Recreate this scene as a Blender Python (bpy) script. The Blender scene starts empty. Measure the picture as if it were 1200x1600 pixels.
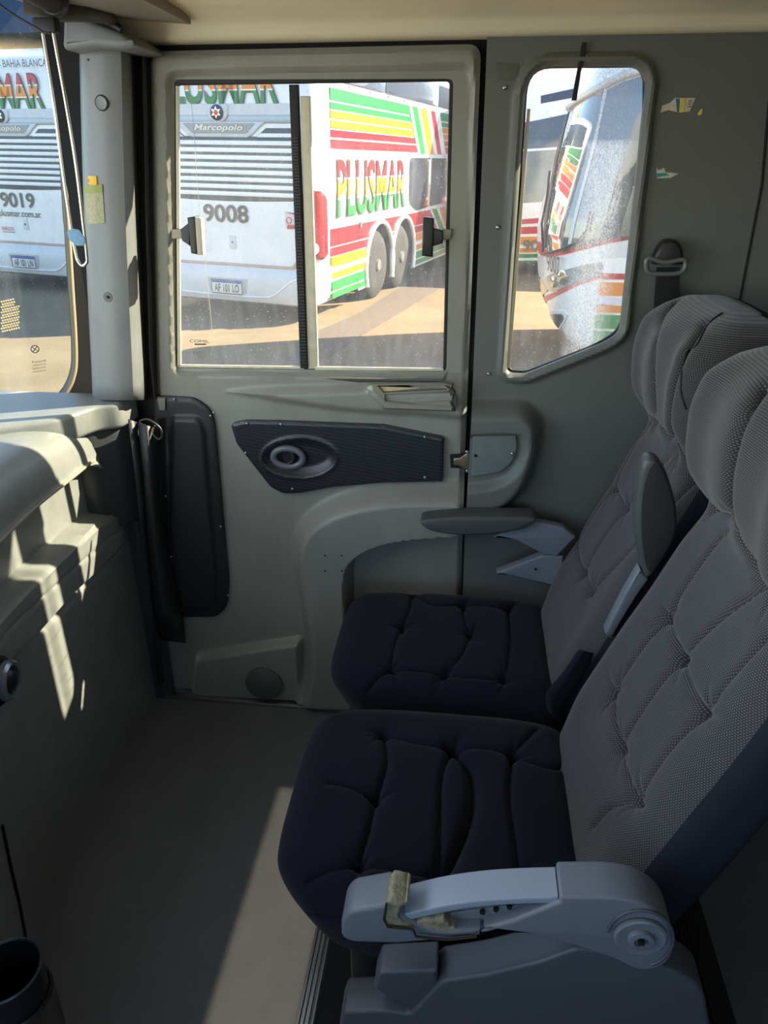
import bpy, bmesh, math, random
import numpy as np
from mathutils import Vector, Matrix
from mathutils.bvhtree import BVHTree
random.seed(5); rng = np.random.RandomState(7)
sc = bpy.context.scene
COL = sc.collection

# ------------------------------------------------------------------ camera
F = 1130.0; PITCH = math.radians(25.7); YAW = math.radians(6.6); CH = 1.6
CF = np.array([-math.sin(YAW)*math.cos(PITCH), math.cos(YAW)*math.cos(PITCH), -math.sin(PITCH)])
CR = np.array([math.cos(YAW), math.sin(YAW), 0.0]); CU = np.cross(CR, CF)
CC = np.array([0, 0, CH])
cam_d = bpy.data.cameras.new('camera'); cam = bpy.data.objects.new('camera', cam_d); COL.objects.link(cam)
cam_d.sensor_fit = 'VERTICAL'; cam_d.sensor_height = 36.0; cam_d.lens = 36.0*F/1600.0
cam_d.clip_start = 0.02; cam_d.clip_end = 500
M = Matrix.Identity(4)
for i in range(3):
    M[i][0] = CR[i]; M[i][1] = CU[i]; M[i][2] = -CF[i]; M[i][3] = CC[i]
cam.matrix_world = M
sc.camera = cam

# ------------------------------------------------------------------ world, sun, exposure
SUN = Vector((1.0, 0.415, 0.67)).normalized()
world = bpy.data.worlds.new('World'); sc.world = world; world.use_nodes = True
nt = world.node_tree
for n in list(nt.nodes): nt.nodes.remove(n)
out = nt.nodes.new('ShaderNodeOutputWorld'); bg = nt.nodes.new('ShaderNodeBackground')
sky = nt.nodes.new('ShaderNodeTexSky'); sky.sky_type = 'NISHITA'; sky.sun_disc = False
sky.sun_elevation = math.asin(SUN.z); sky.sun_rotation = math.atan2(SUN.x, SUN.y)
sky.air_density = 1.0; sky.dust_density = 0.6; sky.ozone_density = 1.2
nt.links.new(sky.outputs[0], bg.inputs[0]); nt.links.new(bg.outputs[0], out.inputs[0])
bg.inputs[1].default_value = 0.42
sl = bpy.data.lights.new('sun', 'SUN'); sl.energy = 20; sl.angle = math.radians(0.53); sl.color = (1.0, 0.88, 0.66)
so = bpy.data.objects.new('sun', sl); COL.objects.link(so)
so.rotation_euler = SUN.to_track_quat('Z', 'Y').to_euler(); so.location = (6, 4, 8)

def area(name, loc, direction, sx, sy, energy, color=(1, 1, 1), spread=180):
    l = bpy.data.lights.new(name, 'AREA'); l.shape = 'RECTANGLE'; l.size = sx; l.size_y = sy
    l.energy = energy; l.color = color; l.spread = math.radians(spread)
    o = bpy.data.objects.new(name, l); COL.objects.link(o); o.location = loc
    o.rotation_euler = (-Vector(direction)).to_track_quat('Z', 'Y').to_euler()
    return o
# added fill lamp for daylight from the driver's side window, behind the photographer
area('fill_driver_window', (-0.35, -1.0, 1.75), (0.0, 1.0, -0.30), 1.9, 0.9, 1.2, (0.86, 0.93, 1.0))
# added fill lamp boosting the daylight through the windscreen
area('fill_windscreen', (-1.33, 0.75, 1.62), (1.0, 0.15, -0.40), 1.5, 0.7, 7.5, (0.88, 0.94, 1.0))
# added fill lamp for daylight thrown up off the sunlit yard, through the windscreen
area('ground_fill_windscreen', (-1.30, 0.75, 1.15), (1.0, 0.25, 0.55), 1.5, 0.3, 5.0, (1.0, 0.93, 0.80))
# added ceiling-height lamp in place of reflected sun, a narrow beam onto the floor
area('floor_beam_fill', (-0.60, 0.94, 1.80), (0.225, 0.0, -1.8), 1.06, 0.185, 0.28, (1.0, 0.86, 0.62), 1)

sc.view_settings.view_transform = 'Standard'; sc.view_settings.look = 'None'
sc.view_settings.exposure = 0.35; sc.view_settings.gamma = 1.0
sc.view_settings.use_curve_mapping = False
sc.cycles.max_bounces = 8; sc.cycles.transparent_max_bounces = 24
sc.cycles.use_denoising = True
try: sc.cycles.caustics_reflective = False; sc.cycles.caustics_refractive = False
except Exception: pass

# ------------------------------------------------------------------ pixel rays -> points at real distances
def ray(x, y): return CF + CR*((x-600)/F) - CU*((y-800)/F)
def PY(x, y, Y): d = ray(x, y); return CC + d*(Y/d[1])
def PX(x, y, X): d = ray(x, y); return CC + d*(X/d[0])
def PZ(x, y, Z): d = ray(x, y); return CC + d*((Z-CH)/d[2])

# ------------------------------------------------------------------ materials
def srgb(c):
    r = []
    for v in c:
        v = v/255.0
        r.append(v/12.92 if v <= 0.04045 else ((v+0.055)/1.055)**2.4)
    return tuple(r)+(1.0,)
MATS = {}
def mat(name, color, rough=0.5, metal=0.0, var=0.0, scale=20.0, bump=0.0, bscale=200.0, spec=0.5, color2=None, coat=0.0, stretch=(1,1,1)):
    if name in MATS: return MATS[name]
    m = bpy.data.materials.new(name); m.use_nodes = True
    nt = m.node_tree; b = nt.nodes['Principled BSDF']
    b.inputs['Base Color'].default_value = srgb(color)
    b.inputs['Roughness'].default_value = rough; b.inputs['Metallic'].default_value = metal
    b.inputs['Specular IOR Level'].default_value = spec
    b.inputs['Coat Weight'].default_value = coat
    tc = nt.nodes.new('ShaderNodeTexCoord'); mp = nt.nodes.new('ShaderNodeMapping')
    mp.inputs['Scale'].default_value = stretch
    nt.links.new(tc.outputs['Object'], mp.inputs[0])
    if var > 0 or color2:
        nz = nt.nodes.new('ShaderNodeTexNoise'); nz.inputs['Scale'].default_value = scale; nz.inputs['Detail'].default_value = 6; nz.inputs['Roughness'].default_value = 0.65
        nt.links.new(mp.outputs[0], nz.inputs['Vector'])
        cr = nt.nodes.new('ShaderNodeValToRGB')
        c = np.array(srgb(color)); d = np.array(srgb(color2)) if color2 else c*(1-var)
        e = c if color2 else c*(1+var)
        d[3] = e[3] = 1
        cr.color_ramp.elements[0].position = 0.3; cr.color_ramp.elements[1].position = 0.7
        cr.color_ramp.elements[0].color = tuple(d); cr.color_ramp.elements[1].color = tuple(e)
        nt.links.new(nz.outputs[0], cr.inputs[0]); nt.links.new(cr.outputs[0], b.inputs['Base Color'])
        r2 = nt.nodes.new('ShaderNodeMapRange'); r2.inputs['To Min'].default_value = max(0.03, rough-0.12); r2.inputs['To Max'].default_value = min(1, rough+0.12)
        nt.links.new(nz.outputs[0], r2.inputs[0]); nt.links.new(r2.outputs[0], b.inputs['Roughness'])
    if bump > 0:
        n2 = nt.nodes.new('ShaderNodeTexNoise'); n2.inputs['Scale'].default_value = bscale; n2.inputs['Detail'].default_value = 3
        nt.links.new(mp.outputs[0], n2.inputs['Vector'])
        bp = nt.nodes.new('ShaderNodeBump'); bp.inputs['Strength'].default_value = bump; bp.inputs['Distance'].default_value = 0.002
        nt.links.new(n2.outputs[0], bp.inputs['Height']); nt.links.new(bp.outputs[0], b.inputs['Normal'])
    MATS[name] = m
    return m
def glass_mat(name, tint=(0.97, 0.985, 0.985), dust=0.06, dust2=0.12, refl=0.35, scale=(60, 60, 14), dcol=(200, 205, 215), streak=None, band=None):
    m = bpy.data.materials.new(name); m.use_nodes = True; nt = m.node_tree
    for n in list(nt.nodes): nt.nodes.remove(n)
    o = nt.nodes.new('ShaderNodeOutputMaterial'); tr = nt.nodes.new('ShaderNodeBsdfTransparent'); tr.inputs[0].default_value = tint+(1,)
    gl = nt.nodes.new('ShaderNodeBsdfGlossy'); gl.inputs['Roughness'].default_value = 0.02
    fr = nt.nodes.new('ShaderNodeFresnel'); fr.inputs[0].default_value = 1.45
    mu = nt.nodes.new('ShaderNodeMath'); mu.operation = 'MULTIPLY'; mu.inputs[1].default_value = refl
    nt.links.new(fr.outputs[0], mu.inputs[0])
    mx = nt.nodes.new('ShaderNodeMixShader'); nt.links.new(mu.outputs[0], mx.inputs[0]); nt.links.new(tr.outputs[0], mx.inputs[1]); nt.links.new(gl.outputs[0], mx.inputs[2])
    df = nt.nodes.new('ShaderNodeBsdfDiffuse'); df.inputs[0].default_value = srgb(dcol)
    tl = nt.nodes.new('ShaderNodeBsdfTranslucent'); tl.inputs[0].default_value = srgb(dcol)
    ad = nt.nodes.new('ShaderNodeMixShader'); ad.inputs[0].default_value = 0.6; nt.links.new(df.outputs[0], ad.inputs[1]); nt.links.new(tl.outputs[0], ad.inputs[2])
    tc = nt.nodes.new('ShaderNodeTexCoord'); mp = nt.nodes.new('ShaderNodeMapping'); mp.inputs['Scale'].default_value = scale
    nt.links.new(tc.outputs['Object'], mp.inputs[0])
    nz = nt.nodes.new('ShaderNodeTexNoise'); nz.inputs['Scale'].default_value = 1.0; nz.inputs['Detail'].default_value = 5
    nt.links.new(mp.outputs[0], nz.inputs['Vector'])
    r = nt.nodes.new('ShaderNodeMapRange'); r.inputs['From Min'].default_value = 0.4; r.inputs['From Max'].default_value = 0.75
    r.inputs['To Min'].default_value = dust; r.inputs['To Max'].default_value = dust2
    nt.links.new(nz.outputs[0], r.inputs[0])
    # small specks of dried dirt
    vo = nt.nodes.new('ShaderNodeTexVoronoi'); vo.inputs['Scale'].default_value = 90.0
    nt.links.new(tc.outputs['Object'], vo.inputs['Vector'])
    lt = nt.nodes.new('ShaderNodeMath'); lt.operation = 'LESS_THAN'; lt.inputs[1].default_value = 0.10
    nt.links.new(vo.outputs['Distance'], lt.inputs[0])
    m2 = nt.nodes.new('ShaderNodeMath'); m2.operation = 'MULTIPLY'; m2.inputs[1].default_value = 0.35
    nt.links.new(lt.outputs[0], m2.inputs[0])
    am = nt.nodes.new('ShaderNodeMath'); am.operation = 'ADD'; am.use_clamp = True
    nt.links.new(r.outputs[0], am.inputs[0]); nt.links.new(m2.outputs[0], am.inputs[1])
    fac = am.outputs[0]
    if band:     # blue tint added along the windscreen top so the sky behind reads deeper
        spb = nt.nodes.new('ShaderNodeSeparateXYZ'); nt.links.new(tc.outputs['Object'], spb.inputs[0])
        crb = nt.nodes.new('ShaderNodeValToRGB'); mrb = nt.nodes.new('ShaderNodeMapRange'); mrb.inputs['From Min'].default_value = band[0]; mrb.inputs['From Max'].default_value = band[1]
        nt.links.new(spb.outputs[2], mrb.inputs[0]); nt.links.new(mrb.outputs[0], crb.inputs[0])
        crb.color_ramp.elements[0].color = tint+(1,); crb.color_ramp.elements[1].color = band[2]+(1,); nt.links.new(crb.outputs[0], tr.inputs[0])
    if streak:   # a broad dusty wash mark: x centre, half width, strength
        sp = nt.nodes.new('ShaderNodeSeparateXYZ'); nt.links.new(tc.outputs['Object'], sp.inputs[0])
        s1 = nt.nodes.new('ShaderNodeMath'); s1.operation = 'SUBTRACT'; s1.inputs[1].default_value = streak[0]; nt.links.new(sp.outputs[0], s1.inputs[0])
        s2 = nt.nodes.new('ShaderNodeMath'); s2.operation = 'ABSOLUTE'; nt.links.new(s1.outputs[0], s2.inputs[0])
        s3 = nt.nodes.new('ShaderNodeMapRange'); s3.interpolation_type = 'SMOOTHSTEP'; s3.inputs['From Min'].default_value = streak[1]; s3.inputs['From Max'].default_value = streak[1]*0.25
        s3.inputs['To Min'].default_value = 0; s3.inputs['To Max'].default_value = 1; nt.links.new(s2.outputs[0], s3.inputs[0])
        n3 = nt.nodes.new('ShaderNodeTexNoise'); n3.inputs['Scale'].default_value = 1; n3.inputs['Detail'].default_value = 3
        mp3 = nt.nodes.new('ShaderNodeMapping'); mp3.inputs['Scale'].default_value = (420, 420, 200); nt.links.new(tc.outputs['Object'], mp3.inputs[0]); nt.links.new(mp3.outputs[0], n3.inputs['Vector'])
        r3 = nt.nodes.new('ShaderNodeMapRange'); r3.inputs['From Min'].default_value = 0.4; r3.inputs['From Max'].default_value = 0.62; r3.inputs['To Min'].default_value = 0.05; r3.inputs['To Max'].default_value = streak[2]
        nt.links.new(n3.outputs[0], r3.inputs[0])
        m3 = nt.nodes.new('ShaderNodeMath'); m3.operation = 'MULTIPLY'; nt.links.new(s3.outputs[0], m3.inputs[0]); nt.links.new(r3.outputs[0], m3.inputs[1])
        a3 = nt.nodes.new('ShaderNodeMath'); a3.operation = 'ADD'; a3.use_clamp = True; nt.links.new(fac, a3.inputs[0]); nt.links.new(m3.outputs[0], a3.inputs[1]); fac = a3.outputs[0]
    mf = nt.nodes.new('ShaderNodeMixShader'); nt.links.new(fac, mf.inputs[0]); nt.links.new(mx.outputs[0], mf.inputs[1]); nt.links.new(ad.outputs[0], mf.inputs[2])
    nt.links.new(mf.outputs[0], o.inputs[0])
    return m

# ------------------------------------------------------------------ object helpers
def tag(o, label=None, cat=None, group=None, kind=None):
    if label: o['label'] = label
    if cat: o['category'] = cat
    if group: o['group'] = group
    if kind: o['kind'] = kind
    return o
def thing(name, label, cat, loc=(0, 0, 0), group=None, matrix=None):
    o = bpy.data.objects.new(name, None); COL.objects.link(o); o.empty_display_size = 0.1
    if matrix is not None: o.matrix_world = matrix
    else: o.location = loc
    return tag(o, label, cat, group)
def structure(name, kindless=False):
    o = bpy.data.objects.new(name, None); COL.objects.link(o); o['kind'] = 'structure'
    return o
def link(name, me, m, parent=None, keep=True):
    o = bpy.data.objects.new(name, me); COL.objects.link(o)
    if m is not None:
        me.materials.clear(); me.materials.append(m)
    if parent is not None:
        o.parent = parent
        if keep:                       # verts are world coordinates: undo the chain's transform
            o.matrix_parent_inverse = wm(parent).inverted()
    return o
def wm(o):
    m = o.matrix_basis.copy()
    if o.parent is not None: m = wm(o.parent) @ o.matrix_parent_inverse @ m
    return m
def mesh(name, verts, faces, m, parent=None, smooth=True, keep=True):
    me = bpy.data.meshes.new(name); me.from_pydata([tuple(map(float, v)) for v in verts], [], [tuple(map(int, f)) for f in faces])
    bm = bmesh.new(); bm.from_mesh(me); bmesh.ops.recalc_face_normals(bm, faces=bm.faces); bm.to_mesh(me); bm.free()
    if smooth: me.polygons.foreach_set('use_smooth', [True]*len(me.polygons))
    o = link(name, me, m, parent, keep)
    if smooth: sharp(me)
    return o
def sharp(me, ang=38):
    try: me.set_sharp_from_angle(angle=math.radians(ang))
    except Exception: pass
def bmobj(name, bm, m, parent=None, smooth=True, keep=True):
    me = bpy.data.meshes.new(name); bmesh.ops.recalc_face_normals(bm, faces=bm.faces); bm.to_mesh(me); bm.free()
    if smooth: me.polygons.foreach_set('use_smooth', [True]*len(me.polygons))
    o = link(name, me, m, parent, keep)
    if smooth: sharp(me)
    return o
def box(name, lo, hi, m, parent=None, bevel=0.0, mtx=None, keep=True, seg=2):
    bm = bmesh.new(); bmesh.ops.create_cube(bm, size=1.0)
    for v in bm.verts:
        v.co = Vector([lo[i] + (v.co[i]+0.5)*(hi[i]-lo[i]) for i in range(3)])
    if bevel > 0: bmesh.ops.bevel(bm, geom=list(bm.edges), offset=bevel, segments=seg, affect='EDGES', profile=0.5)
    if mtx is not None: bm.transform(mtx)
    return bmobj(name, bm, m, parent, True, keep)
def tube(name, pts, r, m, parent=None, closed=False, n=10, keep=True, flat=None):
    pts = [Vector(p) for p in pts]; V = []; Fc = []; N = len(pts)
    prev = None
    for i, p in enumerate(pts):
        a = pts[(i-1) % N] if (closed or i > 0) else p; b = pts[(i+1) % N] if (closed or i < N-1) else p
        t = (b-a).normalized()
        if prev is None:
            up = Vector((0, 0, 1)) if abs(t.z) < 0.9 else Vector((1, 0, 0)); x = t.cross(up).normalized()
        else:
            x = (prev - t*prev.dot(t)).normalized()
        prev = x; y = t.cross(x)
        rr = r[i] if hasattr(r, '__len__') else r
        for k in range(n):
            an = 2*math.pi*k/n; V.append(p + x*math.cos(an)*rr + y*math.sin(an)*rr*(flat or 1))
    rows = N if closed else N-1
    for i in range(rows):
        for k in range(n):
            a = i*n+k; b = i*n+(k+1) % n; c = ((i+1) % N)*n+(k+1) % n; d = ((i+1) % N)*n+k
            Fc.append((a, b, c, d))
    if not closed:
        Fc.append(tuple(range(n))[::-1]); Fc.append(tuple(range((N-1)*n, N*n)))
    return mesh(name, V, Fc, m, parent, True, keep)
def cyl(name, c, axis, r, h, m, parent=None, n=24, bevel=0.0, keep=True, r2=None):
    bm = bmesh.new(); bmesh.ops.create_cone(bm, cap_ends=True, segments=n, radius1=r, radius2=r if r2 is None else r2, depth=h)
    if bevel > 0:
        ed = [e for e in bm.edges if len(e.link_faces) == 2 and any(len(f.verts) > 4 for f in e.link_faces)]
        bmesh.ops.bevel(bm, geom=ed, offset=bevel, segments=2, affect='EDGES', profile=0.5)
    q = Vector(axis).normalized().to_track_quat('Z', 'Y').to_matrix().to_4x4()
    bm.transform(Matrix.Translation(Vector(c)) @ q)
    return bmobj(name, bm, m, parent, True, keep)
def lathe(name, prof, c, axis, m, parent=None, n=32, keep=True, close=True):
    """prof: list of (radius, height along axis)"""
    q = Vector(axis).normalized().to_track_quat('Z', 'Y').to_matrix().to_4x4(); T = Matrix.Translation(Vector(c)) @ q
    V = []; Fc = []
    for (r, h) in prof:
        for k in range(n):
            a = 2*math.pi*k/n; V.append(T @ Vector((r*math.cos(a), r*math.sin(a), h)))
    for i in range(len(prof)-1):
        for k in range(n): Fc.append((i*n+k, i*n+(k+1) % n, (i+1)*n+(k+1) % n, (i+1)*n+k))
    if close:
        Fc.append(tuple(range(n))[::-1]); Fc.append(tuple(range((len(prof)-1)*n, len(prof)*n)))
    return mesh(name, V, Fc, m, parent, True, keep)
def fillet(pts, rad, seg=6):
    """round the corners of a closed 2-D polygon; rad: one radius or a list"""
    P = [np.array(p, float) for p in pts]; N = len(P); out_ = []
    for i in range(N):
        r = rad[i] if hasattr(rad, '__len__') else rad
        a, b, c = P[i-1], P[i], P[(i+1) % N]
        u = a-b; v = c-b; lu = np.linalg.norm(u); lv = np.linalg.norm(v)
        if r <= 0 or lu == 0 or lv == 0: out_.append(b); continue
        u /= lu; v /= lv; d = min(r, lu*0.49, lv*0.49)
        p0 = b+u*d; p1 = b+v*d
        for k in range(seg+1):
            t = k/seg; out_.append((1-t)**2*p0 + 2*t*(1-t)*b + t*t*p1)
    return np.array(out_)
def spline(pts, n=8, closed=False):
    P = [np.array(p, float) for p in pts]; N = len(P); out_ = []
    rng_ = range(N if closed else N-1)
    for i in rng_:
        if closed: p0, p1, p2, p3 = P[i-1], P[i], P[(i+1) % N], P[(i+2) % N]
        else: p0, p1, p2, p3 = P[max(i-1, 0)], P[i], P[i+1], P[min(i+2, N-1)]
        for k in range(n):
            t = k/n
            out_.append(0.5*((2*p1)+(-p0+p2)*t+(2*p0-5*p1+4*p2-p3)*t*t+(-p0+3*p1-3*p2+p3)*t**3))
    if not closed: out_.append(P[-1])
    return np.array(out_)
def pdist(X, poly, closed=True):
    """distance of points X (N,k) to a polyline; also the closest points"""
    poly = np.asarray(poly, float); best = np.full(len(X), 1e9); cp = np.zeros_like(X)
    n = len(poly); m_ = n if closed else n-1
    for i in range(m_):
        a = poly[i]; b = poly[(i+1) % n]; ab = b-a; L = ab@ab
        if L < 1e-14: continue
        t = np.clip(((X-a)@ab)/L, 0, 1); q = a+t[:, None]*ab
        d = np.linalg.norm(X-q, axis=1); k = d < best
        best[k] = d[k]; cp[k] = q[k]
    return best, cp
def inside(X, poly):
    poly = np.asarray(poly, float); c = np.zeros(len(X), bool); n = len(poly); j = n-1
    for i in range(n):
        xi, yi = poly[i]; xj, yj = poly[j]
        if yi != yj:
            k = ((yi > X[:, 1]) != (yj > X[:, 1])) & (X[:, 0] < (xj-xi)*(X[:, 1]-yi)/(yj-yi)+xi)
            c ^= k
        j = i
    return c
def sd(X, poly):
    d, cp = pdist(X, poly); ins = inside(X, poly); return np.where(ins, -d, d), cp
def grid_poly(outer, holes=(), res=0.005):
    outer = np.asarray(outer, float); lo = outer.min(0)-res; hi = outer.max(0)+res
    nx = int(math.ceil((hi[0]-lo[0])/res))+1; ny = int(math.ceil((hi[1]-lo[1])/res))+1
    gx, gy = np.meshgrid(lo[0]+np.arange(nx)*res, lo[1]+np.arange(ny)*res, indexing='ij')
    X = np.stack([gx.ravel(), gy.ravel()], 1)
    d, cp = sd(X, outer); D = d.copy(); CP = cp.copy()
    for h in holes:
        dh, ch = sd(X, h); k = -dh > D; D[k] = -dh[k]; CP[k] = ch[k]
        k2 = np.abs(dh) < np.abs(D); CP[k2] = ch[k2]
        D = np.maximum(D, -dh)
    I = np.arange(nx*ny).reshape(nx, ny)
    Q = np.stack([I[:-1, :-1].ravel(), I[1:, :-1].ravel(), I[1:, 1:].ravel(), I[:-1, 1:].ravel()], 1)
    cD = D[Q].mean(1)
    nearb = np.abs(D) < 0.71*res
    Q = Q[(cD < 0)]
    bad = (D[Q] > 0.71*res)
    # faces with far-outside verts: snap these verts too
    snapv = np.unique(Q[bad]) if bad.any() else np.array([], int)
    nearb[snapv] = True
    X2 = X.copy(); X2[nearb] = CP[nearb]
    used = np.unique(Q); mp = -np.ones(len(X), int); mp[used] = np.arange(len(used))
    return X2[used], mp[Q]
def boundary(Q):
    from collections import Counter
    c = Counter()
    for f in Q:
        n = len(f)
        for i in range(n):
            a, b = int(f[i]), int(f[(i+1) % n]); c[(min(a, b), max(a, b))] += 1
    return [(int(f[i]), int(f[(i+1) % len(f)])) for f in Q for i in range(len(f)) if c[(min(int(f[i]), int(f[(i+1) % len(f)])), max(int(f[i]), int(f[(i+1) % len(f)])))] == 1]
def skirted(V, Q, off):
    """V (N,3), off: 3-vector added to the boundary copy"""
    V = [tuple(v) for v in V]; Fc = [tuple(q) for q in Q]; b = boundary(Q); mp = {}
    for e in b:
        for i in e:
            if i not in mp: mp[i] = len(V); V.append(tuple(np.array(V[i])+off))
    for (a, c) in b: Fc.append((c, a, mp[a], mp[c]))
    return V, Fc
def W2(pts, Y=1.85):
    """photo pixels -> (x, z) on the plane y = Y"""
    return np.array([[PY(p[0], p[1], Y)[0], PY(p[0], p[1], Y)[2]] for p in pts])
def relief(name, outer, holes, hfun, m, parent, Y=1.85, res=0.005, skirt=0.05, clean=True):
    X, Q = grid_poly(outer, holes, res)
    h = hfun(X) if hfun else np.zeros(len(X))
    V = np.stack([X[:, 0], Y-h, X[:, 1]], 1)
    V, Fc = skirted(V, Q, np.array([0, skirt, 0]))
    return mesh(name, V, Fc, m, parent)
def plate(name, outer, holes, o, U, Vv, N, depth, bevel, m, parent=None, keep=True, seg=3):
    """2-D outline (u,v) extruded along -N by depth, with rounded rims. o = origin of the front face"""
    cu = bpy.data.curves.new('tmp', 'CURVE'); cu.dimensions = '2D'; cu.fill_mode = 'BOTH'
    for poly in [outer]+list(holes):
        s = cu.splines.new('POLY'); s.points.add(len(poly)-1)
        for i, p in enumerate(poly): s.points[i].co = (p[0], p[1], 0, 1)
        s.use_cyclic_u = True
    cu.extrude = max(depth/2-bevel, 0.0001); cu.bevel_depth = bevel; cu.bevel_resolution = seg; cu.offset = -bevel
    ob = bpy.data.objects.new('tmp', cu); COL.objects.link(ob)
    dg = bpy.context.evaluated_depsgraph_get(); dg.update()
    me = bpy.data.meshes.new_from_object(ob.evaluated_get(dg)); bpy.data.objects.remove(ob); bpy.data.curves.remove(cu)
    U = Vector(U).normalized(); Vv = Vector(Vv).normalized(); N = Vector(N).normalized(); o = Vector(o)-N*depth/2
    T = Matrix(((U.x, Vv.x, N.x, o.x), (U.y, Vv.y, N.y, o.y), (U.z, Vv.z, N.z, o.z), (0, 0, 0, 1)))
    me.transform(T); me.name = name
    bm = bmesh.new(); bm.from_mesh(me); bmesh.ops.remove_doubles(bm, verts=bm.verts, dist=1e-5); bmesh.ops.recalc_face_normals(bm, faces=bm.faces); bm.to_mesh(me); bm.free()
    me.polygons.foreach_set('use_smooth', [True]*len(me.polygons)); sharp(me, 50)
    return link(name, me, m, parent, keep)
def wplate(name, px, holes, Y, depth, bevel, m, parent=None, rad=0.0):
    """outline in photo pixels on the plane y=Y, thickness going away (+y)"""
    P = W2(px, Y); P = fillet(P, rad) if (hasattr(rad, '__len__') or rad > 0) else P
    H = [W2(h, Y) if not isinstance(h, np.ndarray) else h for h in holes]
    return plate(name, P, H, (0, Y, 0), (1, 0, 0), (0, 0, 1), (0, -1, 0), depth, bevel, m, parent)
def bvh_of(ob):
    me = ob.data; w = wm(ob)
    return BVHTree.FromPolygons([w @ v.co for v in me.vertices], [tuple(p.vertices) for p in me.polygons])
def hit(bvh, x, y):
    d = Vector(ray(x, y)).normalized(); r = bvh.ray_cast(Vector(CC), d)
    if r[0] is None:
        return None
    n = r[1] if r[1].dot(d) < 0 else -r[1]
    return r[0], n
def hitn(bvh, x, y):
    h = hit(bvh, x, y)
    if h: return h
    for k in range(1, 40):             # step towards the middle of the thing
        for a in range(0, 360, 30):
            h = hit(bvh, x+k*1.5*math.cos(math.radians(a)), y+k*1.5*math.sin(math.radians(a)))
            if h: return h
    return Vector((0, 0, 0)), Vector((0, 0, 1))
def decal(name, bvh, px, off, m, parent=None, res=4.0, thick=0.0015, rad=0, holes=()):
    P = fillet(px, rad) if rad else np.array(px, float)
    X, Q = grid_poly(P, [np.array(h, float) for h in holes], res)
    V = []
    for p in X:
        h = hitn(bvh, p[0], p[1]); V.append(np.array(h[0]+h[1]*off))
    n = np.array(hitn(bvh, *P.mean(0))[1])
    V, Fc = skirted(V, Q, -n*(off+thick))
    return mesh(name, V, Fc, m, parent)
def text(name, body, box2, o, U, V, N, m, parent=None, extrude=0.002, bold=0.0, keep=True, shear=0.0, res=4):
    """box2 = (u0, v0, u1, v1): the lettering is fitted to this box in the frame o,U,V,N"""
    cu = bpy.data.curves.new('tmp', 'FONT'); cu.body = body; cu.size = 1; cu.extrude = 0; cu.offset = bold; cu.resolution_u = res; cu.shear = shear
    ob = bpy.data.objects.new('tmp', cu); COL.objects.link(ob)
    dg = bpy.context.evaluated_depsgraph_get(); dg.update()
    me = bpy.data.meshes.new_from_object(ob.evaluated_get(dg)); bpy.data.objects.remove(ob); bpy.data.curves.remove(cu)
    co = np.array([v.co for v in me.vertices]); lo = co.min(0); hi = co.max(0)
    u0, v0, u1, v1 = box2
    U = np.array(U, float); V = np.array(V, float); N = np.array(N, float); o = np.array(o, float)
    nu = u0+(co[:, 0]-lo[0])/(hi[0]-lo[0])*(u1-u0); nv = v0+(co[:, 1]-lo[1])/(hi[1]-lo[1])*(v1-v0)
    P = o+nu[:, None]*U+nv[:, None]*V+extrude*N
    me.vertices.foreach_set('co', P.ravel()); me.use_auto_texspace = True; me.name = name; me.update()
    return link(name, me, m, parent, keep)
def screw(name, p, n, r, m, parent, keep=True):
    n = Vector(n).normalized(); p = Vector(p)
    prof = [(r, 0), (r, r*0.25), (r*0.8, r*0.5), (r*0.45, r*0.62), (r*0.4, r*0.35), (r*0.01, r*0.3)]
    return lathe(name, prof, p, n, m, parent, n=14, keep=keep)
def sstep(a, b, x):
    t = np.clip((x-a)/(b-a), 0, 1); return t*t*(3-2*t)
# ================================================================== the cab shell
YW = 1.85
m_door = mat('door_grey', (138, 138, 129), 0.42, var=0.10, scale=9, bump=0.12, bscale=350, stretch=(1, 1, 0.35))
m_wall = mat('wall_grey', (97, 100, 96), 0.5, var=0.05, scale=5, bump=0.25, bscale=600)
m_cream = mat('headliner_cream', (232, 222, 190), 0.6, var=0.07, scale=12, bump=0.1, stretch=(0.3, 1, 1))
m_floor = mat('floor_vinyl', (100, 104, 106), 0.55, var=0.10, scale=14, bump=0.2, bscale=500)
m_black = mat('black_rubber', (14, 14, 16), 0.55)
m_blackpl = mat('black_plastic', (26, 27, 29), 0.38, bump=0.15, bscale=500)
m_dark = mat('dark_cavity', (8, 8, 9), 0.8)
m_gp = mat('grey_plastic', (120, 126, 128), 0.42, var=0.06, scale=12, bump=0.1)
m_pillar = mat('pillar_grey', (122, 125, 124), 0.42, var=0.08, scale=7, bump=0.15, bscale=300)
m_chrome = mat('chrome', (225, 222, 212), 0.12, 1.0)
m_alu = mat('aluminium', (190, 190, 182), 0.3, 1.0)
m_screw = mat('screw_steel', (170, 170, 165), 0.28, 1.0)
m_creamstrip = mat('weathered_alu', (214, 206, 182), 0.45, 0.2, var=0.12, scale=30)
m_glass = glass_mat('window_glass', dust=0.05, dust2=0.10)
m_glass2 = glass_mat('side_glass', dust=0.03, dust2=0.09, streak=(0.29, 0.065, 0.40))
m_wglass = glass_mat('windscreen_glass', tint=(0.90, 0.95, 0.97), dust=0.04, dust2=0.09, band=(1.835, 1.875, (0.13, 0.175, 0.235)))

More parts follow.
